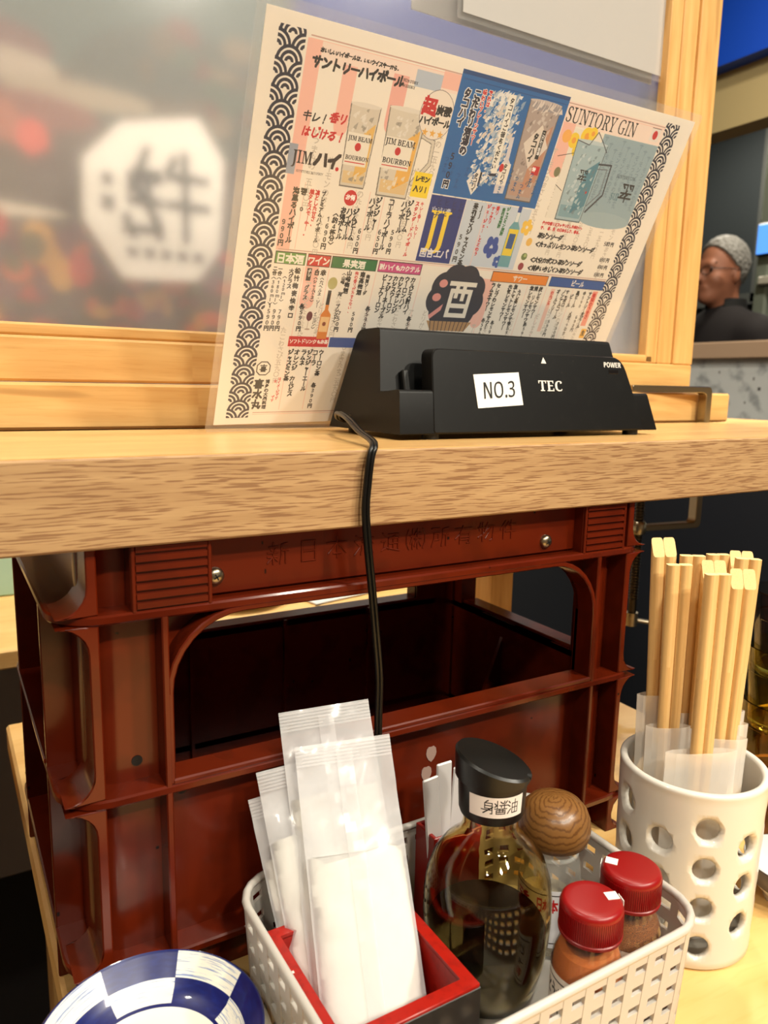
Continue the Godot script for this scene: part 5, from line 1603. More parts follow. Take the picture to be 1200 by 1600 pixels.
	P.rect(378, 200, 385, 210, Color(0.97, 0.74, 0.25)); P.across("生", 379, 202, 5, ink, 0.14); P.disc(390, 182, 5, 6, Color(0.95, 0.66, 0.45))
	# round drink emblem
	for a in 9:
		var an := a * TAU / 9.0 - 1.2
		P.disc(209 + cos(an) * 18, 177 + sin(an) * 17, 13.5, 13.5, navy)
	P.disc(209, 177, 22, 22, navy)
	P.poly([[Vector2(184, 199), Vector2(234, 199), Vector2(228, 208), Vector2(190, 208)]], Color(0.72, 0.56, 0.38))
	for i in 10: P.line(Vector2(188 + i * 4.6, 199), Vector2(190 + i * 4.2, 208), 0.6, navy)
	var w8 := Color(0.95, 0.93, 0.89)
	for q in strokes_of("酒").slice(3):
		for i in q.size() - 1:
			P.line(Vector2(188 + q[i].x * 38, 160 + q[i].y * 33), Vector2(188 + q[i + 1].x * 38, 160 + q[i + 1].y * 33), 4.0, w8)
	P.disc(191.5, 165, 4.4, 3.6, Color(0.92, 0.62, 0.60)); P.disc(188, 177.5, 4.6, 3.6, Color(0.92, 0.62, 0.60))
	P.poly([[Vector2(184, 194), Vector2(186, 197.5), Vector2(196, 189), Vector2(197, 183)]], Color(0.92, 0.62, 0.60))
	# house name
	P.poly([[Vector2(30.4, 243), Vector2(33.6, 239.8), Vector2(39.4, 239.8), Vector2(42.4, 243), Vector2(42.4, 249), Vector2(39.4, 252), Vector2(33.6, 252), Vector2(30.4, 249)]], ink)
	P.poly([[Vector2(31.2, 243.4), Vector2(34, 240.6), Vector2(39, 240.6), Vector2(41.6, 243.4), Vector2(41.6, 248.6), Vector2(39, 251.2), Vector2(34, 251.2), Vector2(31.2, 248.6)]], paper)
	P.across("喜", 33.2, 242.4, 6.6, ink, 0.11)
	P.down("喜水丸", 30.4, 255.5, 8.4, ink, 0.15, 1.12); P.down("博多の大衆料理", 40.2, 256, 3.6, ink, 0.13, 1.08)
	P.down("表示は税込価格です", 47.4, 250, 2.8, red, 0.13); P.down("写真はイメージです", 51, 248, 2.8, red, 0.13)
	# wave bands of overlapping circles
	wave_band(P, 10.0, 8.0, 29.5, 291.0, navy, paper)
	wave_band(P, 385.5, 6.0, 403.0, 291.0, navy, paper)
	return P.im

func star(P: Print, x: float, y: float, r: float, c: Color) -> void:
	var o := []
	for i in 10:
		var rr := r if i % 2 == 0 else r * 0.42
		o.append(Vector2(x + sin(i * TAU / 10) * rr, y - cos(i * TAU / 10) * rr))
	P.poly([o], c)

# a printed photograph of a filled glass with ice
func jug_print(P: Print, x: float, y: float, w: float, h: float, pale: Color, tone: Color, handle: bool) -> void:
	var r := RandomNumberGenerator.new()
	r.seed = int(x * 10 + y)
	var edge := pale.darkened(0.42)
	if handle:
		P.path([Vector2(x + w, y + h * 0.25), Vector2(x + w + 11, y + h * 0.3), Vector2(x + w + 12, y + h * 0.55), Vector2(x + w, y + h * 0.8)], 3.2, edge)
		P.path([Vector2(x + w, y + h * 0.25), Vector2(x + w + 11, y + h * 0.3), Vector2(x + w + 12, y + h * 0.55), Vector2(x + w, y + h * 0.8)], 2.2, pale)
	P.poly([[Vector2(x, y), Vector2(x + w, y), Vector2(x + w * 0.94, y + h), Vector2(x + w * 0.1, y + h)]], edge)
	P.poly([[Vector2(x + 0.8, y + 0.8), Vector2(x + w - 0.8, y + 0.8), Vector2(x + w * 0.92, y + h - 1), Vector2(x + w * 0.13, y + h - 1)]], pale)
	P.poly([[Vector2(x + w * 0.55, y + h * 0.35), Vector2(x + w * 0.92, y + h * 0.2), Vector2(x + w * 0.9, y + h * 0.78), Vector2(x + w * 0.5, y + h * 0.9)]], tone, 0.75)
	P.poly([[Vector2(x + w * 0.15, y + h * 0.8), Vector2(x + w * 0.9, y + h * 0.8), Vector2(x + w * 0.88, y + h * 0.95), Vector2(x + w * 0.17, y + h * 0.95)]], tone, 0.35)
	for i in 60:
		var q := Vector2(x + w * (0.14 + 0.68 * r.randf()), y + h * (0.05 + 0.85 * r.randf()))
		var z := 0.8 + 2.4 * r.randf()
		P.poly([[q, q + Vector2(z, -z * r.randf()), q + Vector2(z * 0.7, z), q + Vector2(-z * 0.3, z * 0.6)]], pale.lightened(0.5) if i % 3 else pale.darkened(0.3), 0.7)
	P.disc(x + w * 0.5, y + 0.6, w * 0.5, 1.6, pale.lightened(0.3))

func wave_band(P: Print, x0: float, y0: float, x1: float, y1: float, dark: Color, pale: Color) -> void:
	var w := x1 - x0
	var px0 := int(x0 * P.k); var px1 := int(x1 * P.k)
	var ty := w * 0.82
	for py in range(int(y0 * P.k), int(y1 * P.k)):
		for px in range(px0, px1):
			var x := px / P.k - x0
			var y := py / P.k - y0
			var row := int(floor(y / (ty * 0.5)))
			var hit := 9.0
			# the lowest row whose fan covers this point lies on top
			for d in range(2, -2, -1):
				var rw := row + d
				var cx0 := 0.0 if posmod(rw, 2) == 0 else w * 0.5
				var cy := (rw + 1) * ty * 0.5 + ty * 0.25
				var cx: float = cx0 + roundf((x - cx0) / w) * w
				var dist := Vector2(x - cx, (y - cy)).length() / (w * 0.5)
				if dist <= 1.0 and y <= cy + 0.01:
					hit = dist
					break
			var c := pale
			if hit <= 1.0:
				c = dark if fposmod(hit * 3.0, 1.0) > 0.40 else pale
			P.im.set_pixel(px, py, c)
# ---------------------------------------------------------------- pen strokes of the writing
# every letter is drawn on a 16 by 16 field; two signs are one point (x, y), points in a row one stroke
const PEN := {
	"ア": "12e2b6 736c3f", "イ": "d08618 868f", "ウ": "7073 2723e3d79b5f", "エ": "23d3 838d 1dfd", "オ": "14f4 a0ae8e a46b1d",
	"カ": "14e4ccad 71593c1f", "キ": "14d3 18f7 609f", "ク": "714429 63d3b97d3f", "ケ": "50372a 44f4 a4a97f", "コ": "22e2ee 1ede",
	"サ": "04f4 5259 a1a87f", "シ": "2264 1659 2e9be4", "ス": "22d2a82f 98ee", "セ": "16f4b9 505ced", "ソ": "2257 e2c85f",
	"タ": "714429 63d3b96d3f 58ab", "チ": "d1724 17f7 838a4f", "ツ": "1448 7398 e3c96f", "テ": "32d2 06f6 868b4f", "ト": "505f 56d9",
	"ナ": "05f5 80884f", "ニ": "33d3 1cfc", "ヌ": "22d2b85e1f 47cd", "ネ": "7082 24d47a1d 787f 8aec", "ノ": "d1a93f",
	"ハ": "43380e b2d8fe", "ヒ": "404d5eee d449", "フ": "23d3c86f", "ヘ": "0965fd", "ホ": "04f4 808e6d 471c b7ec",
	"マ": "13e379 4799bd", "ミ": "31c4 36b8 2ace", "ム": "721ddc 98ee", "メ": "c19a2f 46cc", "モ": "32d2 17e7 727ddd",
	"ヤ": "16f4ba 419f", "ユ": "33c3bd 0dfd", "ヨ": "32d2de 38d8 2dde", "ラ": "31d1 15e5d97f", "リ": "424a d2d97f",
	"ル": "535b1f a1aefa", "レ": "424eacf7", "ロ": "22e2ee2e22", "ワ": "2723e3c96f", "ン": "2265 2e9be4", "ー": "17f7",
	"あ": "24d3 606d b57c3d2a58b7eacf9f", "い": "232b4d6b d4eb", "う": "60a2 36a5d77f", "お": "14c4 606d3e1b68b7da9e b2e5",
	"か": "15b5adbe 622f d2f7", "き": "24d3 27e6 60bb 3c5faf", "く": "c137be", "け": "313e 75f5 b1ba8f", "こ": "33d3 2b4ede",
	"さ": "24e3 60b9 3b5eae", "し": "414c7fcde9", "す": "05f5 818a69 8c5f", "せ": "16f5 b1b9a8 414dde", "そ": "32d216e5 e58a9edf",
	"た": "14a4 702f 97e7 9aaded", "ち": "24d3 601a67b6d9bd6f", "つ": "14a3e6ca6d", "て": "13e3868bcf", "と": "5167 d34a3d6ede",
	"な": "14a4 602a c3f6 a7ad7e6caded", "に": "313e 75d5 7c9ede", "の": "834d2c174383c4f9ce9f", "は": "313e 75f5 b1bc9e7cbaed",
	"ひ": "1454 542b5e9ebad4f8", "ふ": "70a2 849a7e 3a1d b9fd", "ま": "24d4 27d7 818c6e4d6bce", "み": "32832d1b49fb c6be", "め": "345c a33e1a58b5ea9f",
	"も": "606c8ebdda 25b5 29b9", "や": "17c3e6b9 415f 7092", "よ": "818c5e3c6bce 85d5", "ら": "50a2 343a97d9bd6f", "り": "4148 c1c97f",
	"る": "33c21b86d9bd8f5d8c", "れ": "414f 14541c 1ca4b3cdfc", "ろ": "33c21b96dabd6f", "わ": "414f 14541c 1c95d6db9f", "を": "24c3 714b98 c6698dde", "ん": "711f79aecef8",
	"酒": "1133 0537 0f4a 52f2 656fefe565 8287 b2b8 6beb", "日": "313fdfd131 38d8", "本": "04f4 808f 841c 84fc 5cbc",
	"新": "4042 1373 2436 6456 0777 0a7a 474f 4a0e 4a7d e1a2a99f a6f6 d6df", "流": "1133 0538 0f4a a0a2 53f3 7366d6 b4f7 696b5f 999f c9cefeec",
	"通": "1133 07372b 0e4cff 62e2a4 656d 65e5ed 69e9 a5ad", "株": "0575 303f 350b 3578 8264 73e3 57f7 a0af a76d a7fd",
	"所": "0171 25656a2a 25290f f1a2a99f a6f6 d6df", "有": "03f3 71480b 474f 47d7dfbf 4ada 4cdc", "物": "2016 0464 404f 0c69 9067 73f3eecf b459 d47d",
	"件": "5007 343f 8156 73f3 59f9 b0bf", "身": "8052 43d3dfbf 4349 46d6 49d9 0bdb e72f",
	"醤": "3038 0325 0735 71a3 c0b3 f0d3 65f5 c4c8 8687 09f9 2bdbdf2f2b 696c a9ac 2ddd", "油": "1133 0537 0f4a 646fefe464 a0af 69e9",
	"炭": "8083 2124d4d1 17f7 36290f 5a6c d9bb 878a4f 8adf", "酸": "0171 151f6f6515 313649 515659 1b6b b083e3 d1f4 a578 c5e7 97d7ad7f 99ee",
	"超": "1262 3036 0676 363d 3a6a 190f 0cff 82e2d7b7 a287 89e9ed8d89", "香": "c032 04f4 8088 840a 84fa 4acacf4f4a 4dcd",
	"果": "31d1d73731 34d4 818f 09f9 891e 89ee", "実": "8082 1512e2e5 35c5 38c8 0afa 848a1f 8aef", "酎": "0171 151f6f6515 313649 515659 1b6b 84f4 d0dfbe 97ba",
	"円": "2f22e2efcf 8288 28e8", "喜": "12e2 8085 35c5 37c7c93937 5a6c ba9c 0bfb 3dcdcf3f3d", "水": "808f6d 1565 650d d4a7 87fe", "丸": "15c5bcdffb 60683f 39ac",
	"翠": "1171 7175 2244 91e1e5 a2c4 8677 18e8 592b a97b 0cfc 888f", "大": "05f5 80880f 88ff", "分": "5107 a1f8 38c8bfaf 784f", "多": "7026 62b22a 76d61f 699a",
	"博": "0464 303f 72f2 a0a8 74e4e87874 76e6 d0e1 6afa d8dfbe 8bac", "松": "0474 303f 350b 356a 9176 c1f7 a86ede caee", "竹": "2017 1474 444f b098 a4f4 d4dfbe",
	"梅": "0464 303f 340a 3469 9065 73f3 86e6df 867dfd 69f9", "辛": "8082 13e3 4456 b496 07f7 2bdb 878f", "口": "23e3ee2e23", "山": "808e 252eeee5",
	"崎": "303b 060b6b66 73f3 b073 77f7 8acace8e8a e7efcf", "南": "12e2 8085 2f25e5efcf 5768 b7a8 49c9 4ccc 898f", "高": "8082 02f2 44c4c74744 1f19e9efcf 5aaaae5e5a",
	"赤": "22d2 8086 06f6 66695f a69f7e 390d c9ed", "白": "8062 24d4df2f24 29d9", "生": "5027 34f4 808f 39d9 0fff", "茶": "12e2 5054 a0a4 840a 84fa 2ada 878f 5c2f acdf",
	"場": "0565 313d 0e6b 81e1e78781 84e4 59f9 996d 7bebeccf bb7f", "入": "518182730f 83ff", "得": "4006 4408 363f 71e1e77771 74e4 59f9 6bfb d9dfae 8cae",
	"合": "8007 80f7 56b6 39c9cf3f39", "杯": "0464 303f 340b 3469 72f2 b27a a6af c7fa", "約": "4016 1654 1a6a 494f 0c1f 6b7d a087 93f3eecf a7b9",
	"料": "1225 6253 0767 303f 370c 376b 82a4 86a8 6bfa d0df", "理": "0262 0767 0d6c 323d 71f1f87871 74f4 b1bf 8bfb 7fff", "海": "1133 0537 0f4a 8056 73f3 66e6df 667dfd 5afa",
	"碧": "0161 0464 0868 3138 82e2e78782 84e4 09f9 792e 5bcbcf5f5b", "薫": "12e2 5054 a0a4 25d5 27d7da2a27 848c 1bfb 2d0f 5d6f 9daf ddff",
	"国": "212fefe121 53b3 57b7 5bcb 838b", "言": "7092 03f3 25d5 38c8 3acacf3f3a", "花": "12e2 5054 a0a4 552b 494f 858e9fffec d67b", "莉": "12e2 5054 a0a4 6617 0969 494f b6bd e5efcf",
	"茉": "12e2 5054 a0a4 26d6 09f9 868f 891f 89ef", "甘": "04f4 414f b1bf 4fbf 49b9", "二": "33d3 1dfd", "一": "18f8", "各": "6026 53c30b 46fa 4bcbcf4f4b",
	"快": "303f 1508 5465 74e4e9 59f9 a0a97f 9aff", "鮮": "4017 2464 156d 6515 1969 4549 0c1f 5c6f 84f4 89f9 0e6e b0bf 9183",
	"味": "131c4c4313 72e2 57f7 a0af a76d a7fd", "黒": "31d1d73731 34d4 818b 29d9 0bfb 2d1f 5d6f 9daf ddff", "塩": "0464 303c 0d6b 8063 73f3 75e5e87875 7aea 7a7e eaee a9ae 5efe",
	"純": "4016 1654 1a6a 494f 0c1f 6b7d 73f3 8488e8e4 b0bdcfff", "元": "33d3 07f7 575a0f a7aefefb", "気": "4017 33e3 36c6 29c9ceff 4a8f 8a4f", "濃": "1133 0537 0f4a 61e1e56561 63e3 a0a5 57f7 79e9 7bfb 9b7f 9bff",
	"衆": "8061 31d1d53531 33d3 858f 4709 480f c7f9 b8ff", "豪": "8082 12f2 44c4c64644 1817f7f8 3ada 8a6f 9b3f 8bef", "焼": "404a0f 1427 7365 83f3 c0c6 86f6 68e8 989b6f c8cefeec",
	"凛": "1133 0e4a a0a2 53f3 75e5e97975 77e7 5bfb a9af ab5f abff", "燻": "404a0f 1427 7365 73f3 b0bb 75e5e97975 77e7 6bfb 7d6f 9daf ddff", "々": "5026 43c31f 489b",
	"神": "3043 0464 640a 383f 396b 737defe373 a0af 78e8", "泡": "1133 0537 0f4a 9055 83f3ebca 68b8bc6c 686efeeb", "特": "2016 0464 404f 0c69 83e3 b0b6 66f6 69f9 d7dfbf 8bad",
	"名": "6026 53c30b 699a 4acacf4f4a", "指": "0464 404f2e 0a68 c174 a0a6f6f3 79e9ef7f79 7cec", "五": "12e2 725f 37c7bf 0fff", "九": "15a5aceffb 60683f", "〇": "51a1e5eaae5e1a1551", "中": "24d4da2a24 808f", "子": "22d284 848f5e 07f7",
	"！": "818a 8d8f", "（": "c058acef", "）": "30a85c1f", "、": "3b5e", "。": "3b5b5d3d3b", "・": "6888", "〈": "d238de", "〉": "22c82e", "×": "33dd d33d", "＆": "fe5462a4378ebcf8",
}
const VOICED := "ガカギキグクゲケゴコザサジシズスゼセゾソダタヂチヅツデテドトバハビヒブフベヘボホがかぎきぐくげけごこざさじしずすぜせぞそだたぢちづつでてどとばはびひぶふべへぼほ"
const HALF := "パハピヒプフペヘポホぷふ"
const SMALL := "ァアィイゥウェエォオャヤュユョヨッツっつゃやょよ"
const HEXES := "0123456789abcdef"

func strokes_of(ch: String) -> Array:
	var k := VOICED.find(ch)
	if ch == "㈱":
		var all := []
		for s in strokes_of("株"):
			var q := []
			for p in s: q.append(Vector2(p.x * 0.62 + 0.19, p.y))
			all.append(q)
		for s in [[Vector2(0.1, 0), Vector2(-0.03, 0.3), Vector2(-0.03, 0.7), Vector2(0.1, 1)], [Vector2(0.92, 0), Vector2(1.05, 0.3), Vector2(1.05, 0.7), Vector2(0.92, 1)]]:
			all.append(s)
		return all
	if k >= 0 and k % 2 == 0 and not PEN.has(ch):
		var o := strokes_of(VOICED[k + 1]).duplicate()
		o.append([Vector2(0.82, -0.05), Vector2(0.9, 0.1)])
		o.append([Vector2(0.95, -0.1), Vector2(1.03, 0.05)])
		return o
	k = HALF.find(ch)
	if k >= 0 and k % 2 == 0 and not PEN.has(ch):
		var o := strokes_of(HALF[k + 1]).duplicate()
		o.append([Vector2(0.88, -0.08), Vector2(1.0, -0.08), Vector2(1.0, 0.06), Vector2(0.88, 0.06), Vector2(0.88, -0.08)])
		return o
	k = SMALL.find(ch)
	if k >= 0 and k % 2 == 0:
		var o := []
		for s in strokes_of(SMALL[k + 1]):
			var q := []
			for p in s: q.append(Vector2(p.x * 0.68 + 0.12, p.y * 0.68 + 0.3))
			o.append(q)
		return o
	if not PEN.has(ch):
		return []
	var out := []
	for word in String(PEN[ch]).split(" ", false):
		var q := []
		for i in range(0, word.length() - 1, 2):
			var a := HEXES.find(word[i])
			var b := HEXES.find(word[i + 1])
			if a < 0 or b < 0: continue
			q.append(Vector2(a / 15.0, b / 15.0))
		if q.size() > 1:
			out.append(q)
	return out

# ---------------------------------------------------------------- drawing on a print
class Print:
	var im: Image
	var k: float          # pixels per millimetre
	var host
	func rect(x0: float, y0: float, x1: float, y1: float, c: Color) -> void:
		im.fill_rect(Rect2i(int(x0 * k), int(y0 * k), maxi(1, int((x1 - x0) * k)), maxi(1, int((y1 - y0) * k))), c)
	func frame(x0: float, y0: float, x1: float, y1: float, w: float, c: Color) -> void:
		rect(x0, y0, x1, y0 + w, c); rect(x0, y1 - w, x1, y1, c); rect(x0, y0, x0 + w, y1, c); rect(x1 - w, y0, x1, y1, c)
	# even-odd fill of outlines given in millimetres
	func poly(outl: Array, c: Color, a := 1.0) -> void:
		var y0 := 1e9
		var y1 := -1e9
		for o in outl:
			for p in o:
				y0 = minf(y0, p.y); y1 = maxf(y1, p.y)
		for py in range(maxi(0, int(y0 * k)), mini(im.get_height(), int(y1 * k) + 1)):
			var yy := (py + 0.5) / k
			var xs := []
			for o in outl:
				var cnt: int = o.size()
				for i in cnt:
					var p: Vector2 = o[i]
					var q: Vector2 = o[(i + 1) % cnt]
					if (p.y <= yy) != (q.y <= yy):
						xs.append(p.x + (yy - p.y) / (q.y - p.y) * (q.x - p.x))
			xs.sort()
			for i in range(0, xs.size() - 1, 2):
				var xa := maxi(0, int(round(xs[i] * k)))
				var xb := mini(im.get_width(), int(round(xs[i + 1] * k)))
				if xb <= xa: continue
				if a >= 1.0:
					im.fill_rect(Rect2i(xa, py, xb - xa, 1), c)
				else:
					for px in range(xa, xb):
						im.set_pixel(px, py, im.get_pixel(px, py).lerp(c, a))
	func disc(x: float, y: float, rx: float, ry: float, c: Color, a := 1.0) -> void:
		var o := []
		for i in 36:
			o.append(Vector2(x + cos(TAU * i / 36.0) * rx, y + sin(TAU * i / 36.0) * ry))
		poly([o], c, a)
	func line(p: Vector2, q: Vector2, w: float, c: Color) -> void:
		var t := maxi(1, int(round(w * k)))
		var st := maxf(1.0, t * 0.4)
		var ln := p.distance_to(q) * k
		var m := int(ln / st) + 1
		for i in m + 1:
			var r := p.lerp(q, float(i) / m) * k
			im.fill_rect(Rect2i(int(r.x - t * 0.5), int(r.y - t * 0.5), t, t), c)
	func path(pts: Array, w: float, c: Color) -> void:
		for i in pts.size() - 1:
			line(pts[i], pts[i + 1], w, c)
	func sign_at(ch: String, x: float, y: float, s: float, c: Color, w := 0.11, slant := 0.0) -> float:
		w *= 1.18
		if ch == " ": return 1.0
		var st: Array = host.strokes_of(ch)
		if st.is_empty():
			latin(ch, x + s * 0.2, y + s * 0.93, s * 1.1, c, "Droid Sans", true, 1.0)
			return 0.8
		for q in st:
			for i in q.size() - 1:
				line(Vector2(x + (0.04 + q[i].x * 0.92) * s + slant * (1.0 - q[i].y) * s, y + (0.04 + q[i].y * 0.92) * s), Vector2(x + (0.04 + q[i + 1].x * 0.92) * s + slant * (1.0 - q[i + 1].y) * s, y + (0.04 + q[i + 1].y * 0.92) * s), s * w, c)
		return 1.0
	func across(txt: String, x: float, y: float, s: float, c: Color, w := 0.11, slant := 0.0, sp := 1.04) -> void:
		for ch in txt:
			x += sign_at(ch, x, y, s, c, w, slant) * s * sp
	func down(txt: String, x: float, y: float, s: float, c: Color, w := 0.11, sp := 1.06, end := 0.0) -> void:
		if end > 0.0:
			sp = (end - y) / (txt.length() * s)
		for ch in txt:
			if ch == "ー":
				line(Vector2(x + s * 0.5, y + s * 0.05), Vector2(x + s * 0.5, y + s * 0.95), s * w, c)
			elif ch == "（" or ch == "）":
				var up: bool = ch == "（"
				path([Vector2(x, y + s * (0.8 if up else 0.2)), Vector2(x + s * 0.5, y + s * (0.45 if up else 0.55)), Vector2(x + s, y + s * (0.8 if up else 0.2))], s * w, c)
			else:
				sign_at(ch, x, y, s, c, w)
			y += s * sp
	func latin(txt: String, x: float, base: float, s: float, c: Color, face := "Droid Sans", bold := false, wide := 1.0, slant := 0.0) -> float:
		var f := SystemFont.new()
		f.font_names = PackedStringArray([face])
		f.font_weight = 700 if bold else 400
		var ts := TextServerManager.get_primary_interface()
		var rid: RID = f.get_rids()[0]
		for ch in txt:
			var g := ts.font_get_glyph_index(rid, 128, ch.unicode_at(0), 0)
			var d := ts.font_get_glyph_contours(rid, 128, g)
			var adv := ts.font_get_glyph_advance(rid, 128, g)
			var out := []
			var from := 0
			if d.has("points"):
				for e in d["contours"]:
					var pts := []
					for i in range(from, int(e) + 1):
						pts.append(d["points"][i])
					from = int(e) + 1
					var o := []
					var m := pts.size()
					for i in m:
						var p: Vector3 = pts[i]
						var q: Vector3 = pts[(i + 1) % m]
						var r: Vector3 = pts[(i + m - 1) % m]
						if p.z > 0.5:
							o.append(Vector2(p.x, p.y))
						else:
							var A := Vector2(r.x, r.y) if r.z > 0.5 else Vector2(r.x + p.x, r.y + p.y) * 0.5
							var B := Vector2(q.x, q.y) if q.z > 0.5 else Vector2(q.x + p.x, q.y + p.y) * 0.5
							for j in [0.0, 0.25, 0.5, 0.75, 1.0]:
								o.append(A.lerp(Vector2(p.x, p.y), j).lerp(Vector2(p.x, p.y).lerp(B, j), j))
					var sc := s / 128.0
					for i in o.size():
						o[i] = Vector2(x + o[i].x * sc * wide - o[i].y * sc * slant, base + o[i].y * sc)
					out.append(o)
				poly(out, c)
			x += adv.x * s / 128.0 * wide
		return x
# ---------------------------------------------------------------- mesh builder
class MB:
	var v := PackedVector3Array()
	var n := PackedVector3Array()
	var t := PackedVector2Array()
	func tri(a: Vector3, b: Vector3, c: Vector3, na: Vector3, nb: Vector3, nc: Vector3, ta := Vector2.ZERO, tb := Vector2.ZERO, tc := Vector2.ZERO) -> void:
		if (b - a).cross(c - a).dot(na + nb + nc) > 0.0:
			v.append(a); v.append(c); v.append(b)
			n.append(na); n.append(nc); n.append(nb)
			t.append(ta); t.append(tc); t.append(tb)
		else:
			v.append(a); v.append(b); v.append(c)
			n.append(na); n.append(nb); n.append(nc)
			t.append(ta); t.append(tb); t.append(tc)
	# corners counter-clockwise seen from outside
	func quad(a: Vector3, b: Vector3, c: Vector3, d: Vector3, ta := Vector2(0, 1), tb := Vector2(1, 1), tc := Vector2(1, 0), td := Vector2(0, 0)) -> void:
		var m := (c - a).cross(d - b).normalized()
		tri(a, b, c, m, m, m, ta, tb, tc)
		tri(a, c, d, m, m, m, ta, tc, td)
	func quadn(a: Vector3, b: Vector3, c: Vector3, d: Vector3, na: Vector3, nb: Vector3, nc: Vector3, nd: Vector3) -> void:
		tri(a, b, c, na, nb, nc)
		tri(a, c, d, na, nc, nd)
	func face(pts: Array) -> void:
		for i in range(1, pts.size() - 1):
			var m: Vector3 = (pts[i] - pts[0]).cross(pts[i + 1] - pts[0]).normalized()
			tri(pts[0], pts[i], pts[i + 1], m, m, m)
	func box(c: Vector3, s: Vector3, bev := 0.0, bs := Basis()) -> void:
		var h := s * 0.5
		var b: float = minf(bev, minf(h.x, minf(h.y, h.z)) * 0.9)
		var ax := [Vector3.RIGHT, Vector3.UP, Vector3.BACK]
		for k in 3:
			for sg in [-1.0, 1.0]:
				var w: Vector3 = ax[k] * sg
				var u: Vector3 = ax[(k + 1) % 3]
				var r: Vector3 = ax[(k + 2) % 3] * sg
				var hu: float = h[(k + 1) % 3] - b
				var hr: float = h[(k + 2) % 3] - b
				var o: Vector3 = w * h[k]
				quad(c + bs * (o - u * hu - r * hr), c + bs * (o + u * hu - r * hr), c + bs * (o + u * hu + r * hr), c + bs * (o - u * hu + r * hr))
		if b <= 0.0:
			return
		for k in 3:
			var i := (k + 1) % 3
			var j := (k + 2) % 3
			for s1 in [-1.0, 1.0]:
				for s2 in [-1.0, 1.0]:
					var p1: Vector3 = ax[i] * s1 * h[i] + ax[j] * s2 * (h[j] - b)
					var p2: Vector3 = ax[i] * s1 * (h[i] - b) + ax[j] * s2 * h[j]
					var l: Vector3 = ax[k] * (h[k] - b)
					var m: Vector3 = bs * (ax[i] * s1 + ax[j] * s2).normalized()
					tri(c + bs * (p1 - l), c + bs * (p1 + l), c + bs * (p2 + l), m, m, m)
					tri(c + bs * (p1 - l), c + bs * (p2 + l), c + bs * (p2 - l), m, m, m)
		for sx in [-1.0, 1.0]:
			for sy in [-1.0, 1.0]:
				for sz in [-1.0, 1.0]:
					var m: Vector3 = bs * Vector3(sx, sy, sz).normalized()
					tri(c + bs * Vector3(sx * h.x, sy * (h.y - b), sz * (h.z - b)), c + bs * Vector3(sx * (h.x - b), sy * h.y, sz * (h.z - b)), c + bs * Vector3(sx * (h.x - b), sy * (h.y - b), sz * h.z), m, m, m)
	# profile of (radius, height), outside going up
	func lathe(p: Array, seg := 48, c := Vector3.ZERO, crease := 38.0, a0 := 0.0, a1 := TAU, bs := Basis()) -> void:
		var cnt := p.size()
		var sn := []
		for i in cnt - 1:
			var d: Vector2 = p[i + 1] - p[i]
			sn.append(Vector2(d.y, -d.x).normalized())
		var lim := cos(deg_to_rad(crease))
		var length := 0.0
		var tot := 0.0
		for i in cnt - 1:
			tot += p[i].distance_to(p[i + 1])
		for i in cnt - 1:
			var nA: Vector2 = sn[i]
			var nB: Vector2 = sn[i]
			if i > 0 and sn[i].dot(sn[i - 1]) > lim:
				nA = (sn[i] + sn[i - 1]).normalized()
			if i < cnt - 2 and sn[i].dot(sn[i + 1]) > lim:
				nB = (sn[i] + sn[i + 1]).normalized()
			var l2: float = length + p[i].distance_to(p[i + 1])
			for k in seg:
				var e := a0 + (a1 - a0) * k / seg
				var f := a0 + (a1 - a0) * (k + 1) / seg
				var ce := cos(e); var se := sin(e); var cf := cos(f); var sf := sin(f)
				var A := c + bs * Vector3(p[i].x * ce, p[i].y, p[i].x * se)
				var B := c + bs * Vector3(p[i].x * cf, p[i].y, p[i].x * sf)
				var C := c + bs * Vector3(p[i + 1].x * cf, p[i + 1].y, p[i + 1].x * sf)
				var D := c + bs * Vector3(p[i + 1].x * ce, p[i + 1].y, p[i + 1].x * se)
				var n1 := bs * Vector3(nA.x * ce, nA.y, nA.x * se)
				var n2 := bs * Vector3(nA.x * cf, nA.y, nA.x * sf)
				var n3 := bs * Vector3(nB.x * cf, nB.y, nB.x * sf)
				var n4 := bs * Vector3(nB.x * ce, nB.y, nB.x * se)
				var u1 := float(k) / seg
				var u2 := float(k + 1) / seg
				var v1 := 1.0 - length / tot
				var v2 := 1.0 - l2 / tot
				if p[i].x > 1e-6:
					tri(A, B, C, n1, n2, n3, Vector2(u1, v1), Vector2(u2, v1), Vector2(u2, v2))
				if p[i + 1].x > 1e-6:
					tri(A, C, D, n1, n3, n4, Vector2(u1, v1), Vector2(u2, v2), Vector2(u1, v2))
			length = l2
	# polygon (counter-clockwise, x-y) pushed out along z
	func prism(poly: PackedVector2Array, z0: float, z1: float, xf := Transform3D(), bev := 0.0, crease := 40.0) -> void:
		if Geometry2D.is_polygon_clockwise(poly) == false:
			pass
		var area := 0.0
		var cnt := poly.size()
		for i in cnt:
			area += poly[i].cross(poly[(i + 1) % cnt])
		if area < 0.0:
			poly = poly.duplicate()
			poly.reverse()
		var nn := []
		for i in cnt:
			var d := poly[(i + 1) % cnt] - poly[i]
			nn.append(Vector2(d.y, -d.x).normalized())
		var ins := PackedVector2Array()
		for i in cnt:
			var a: Vector2 = nn[(i + cnt - 1) % cnt]
			var b: Vector2 = nn[i]
			var m := (a + b).normalized()
			ins.append(poly[i] - m * (bev / maxf(0.4, m.dot(b))))
		if bev > 0.0 and Geometry2D.triangulate_polygon(ins).size() != (cnt - 2) * 3:
			bev = 0.0
		var idx := Geometry2D.triangulate_polygon(ins if bev > 0.0 else poly)
		if idx.is_empty(): print("no caps for a prism of ", cnt)
		var cap := ins if bev > 0.0 else poly
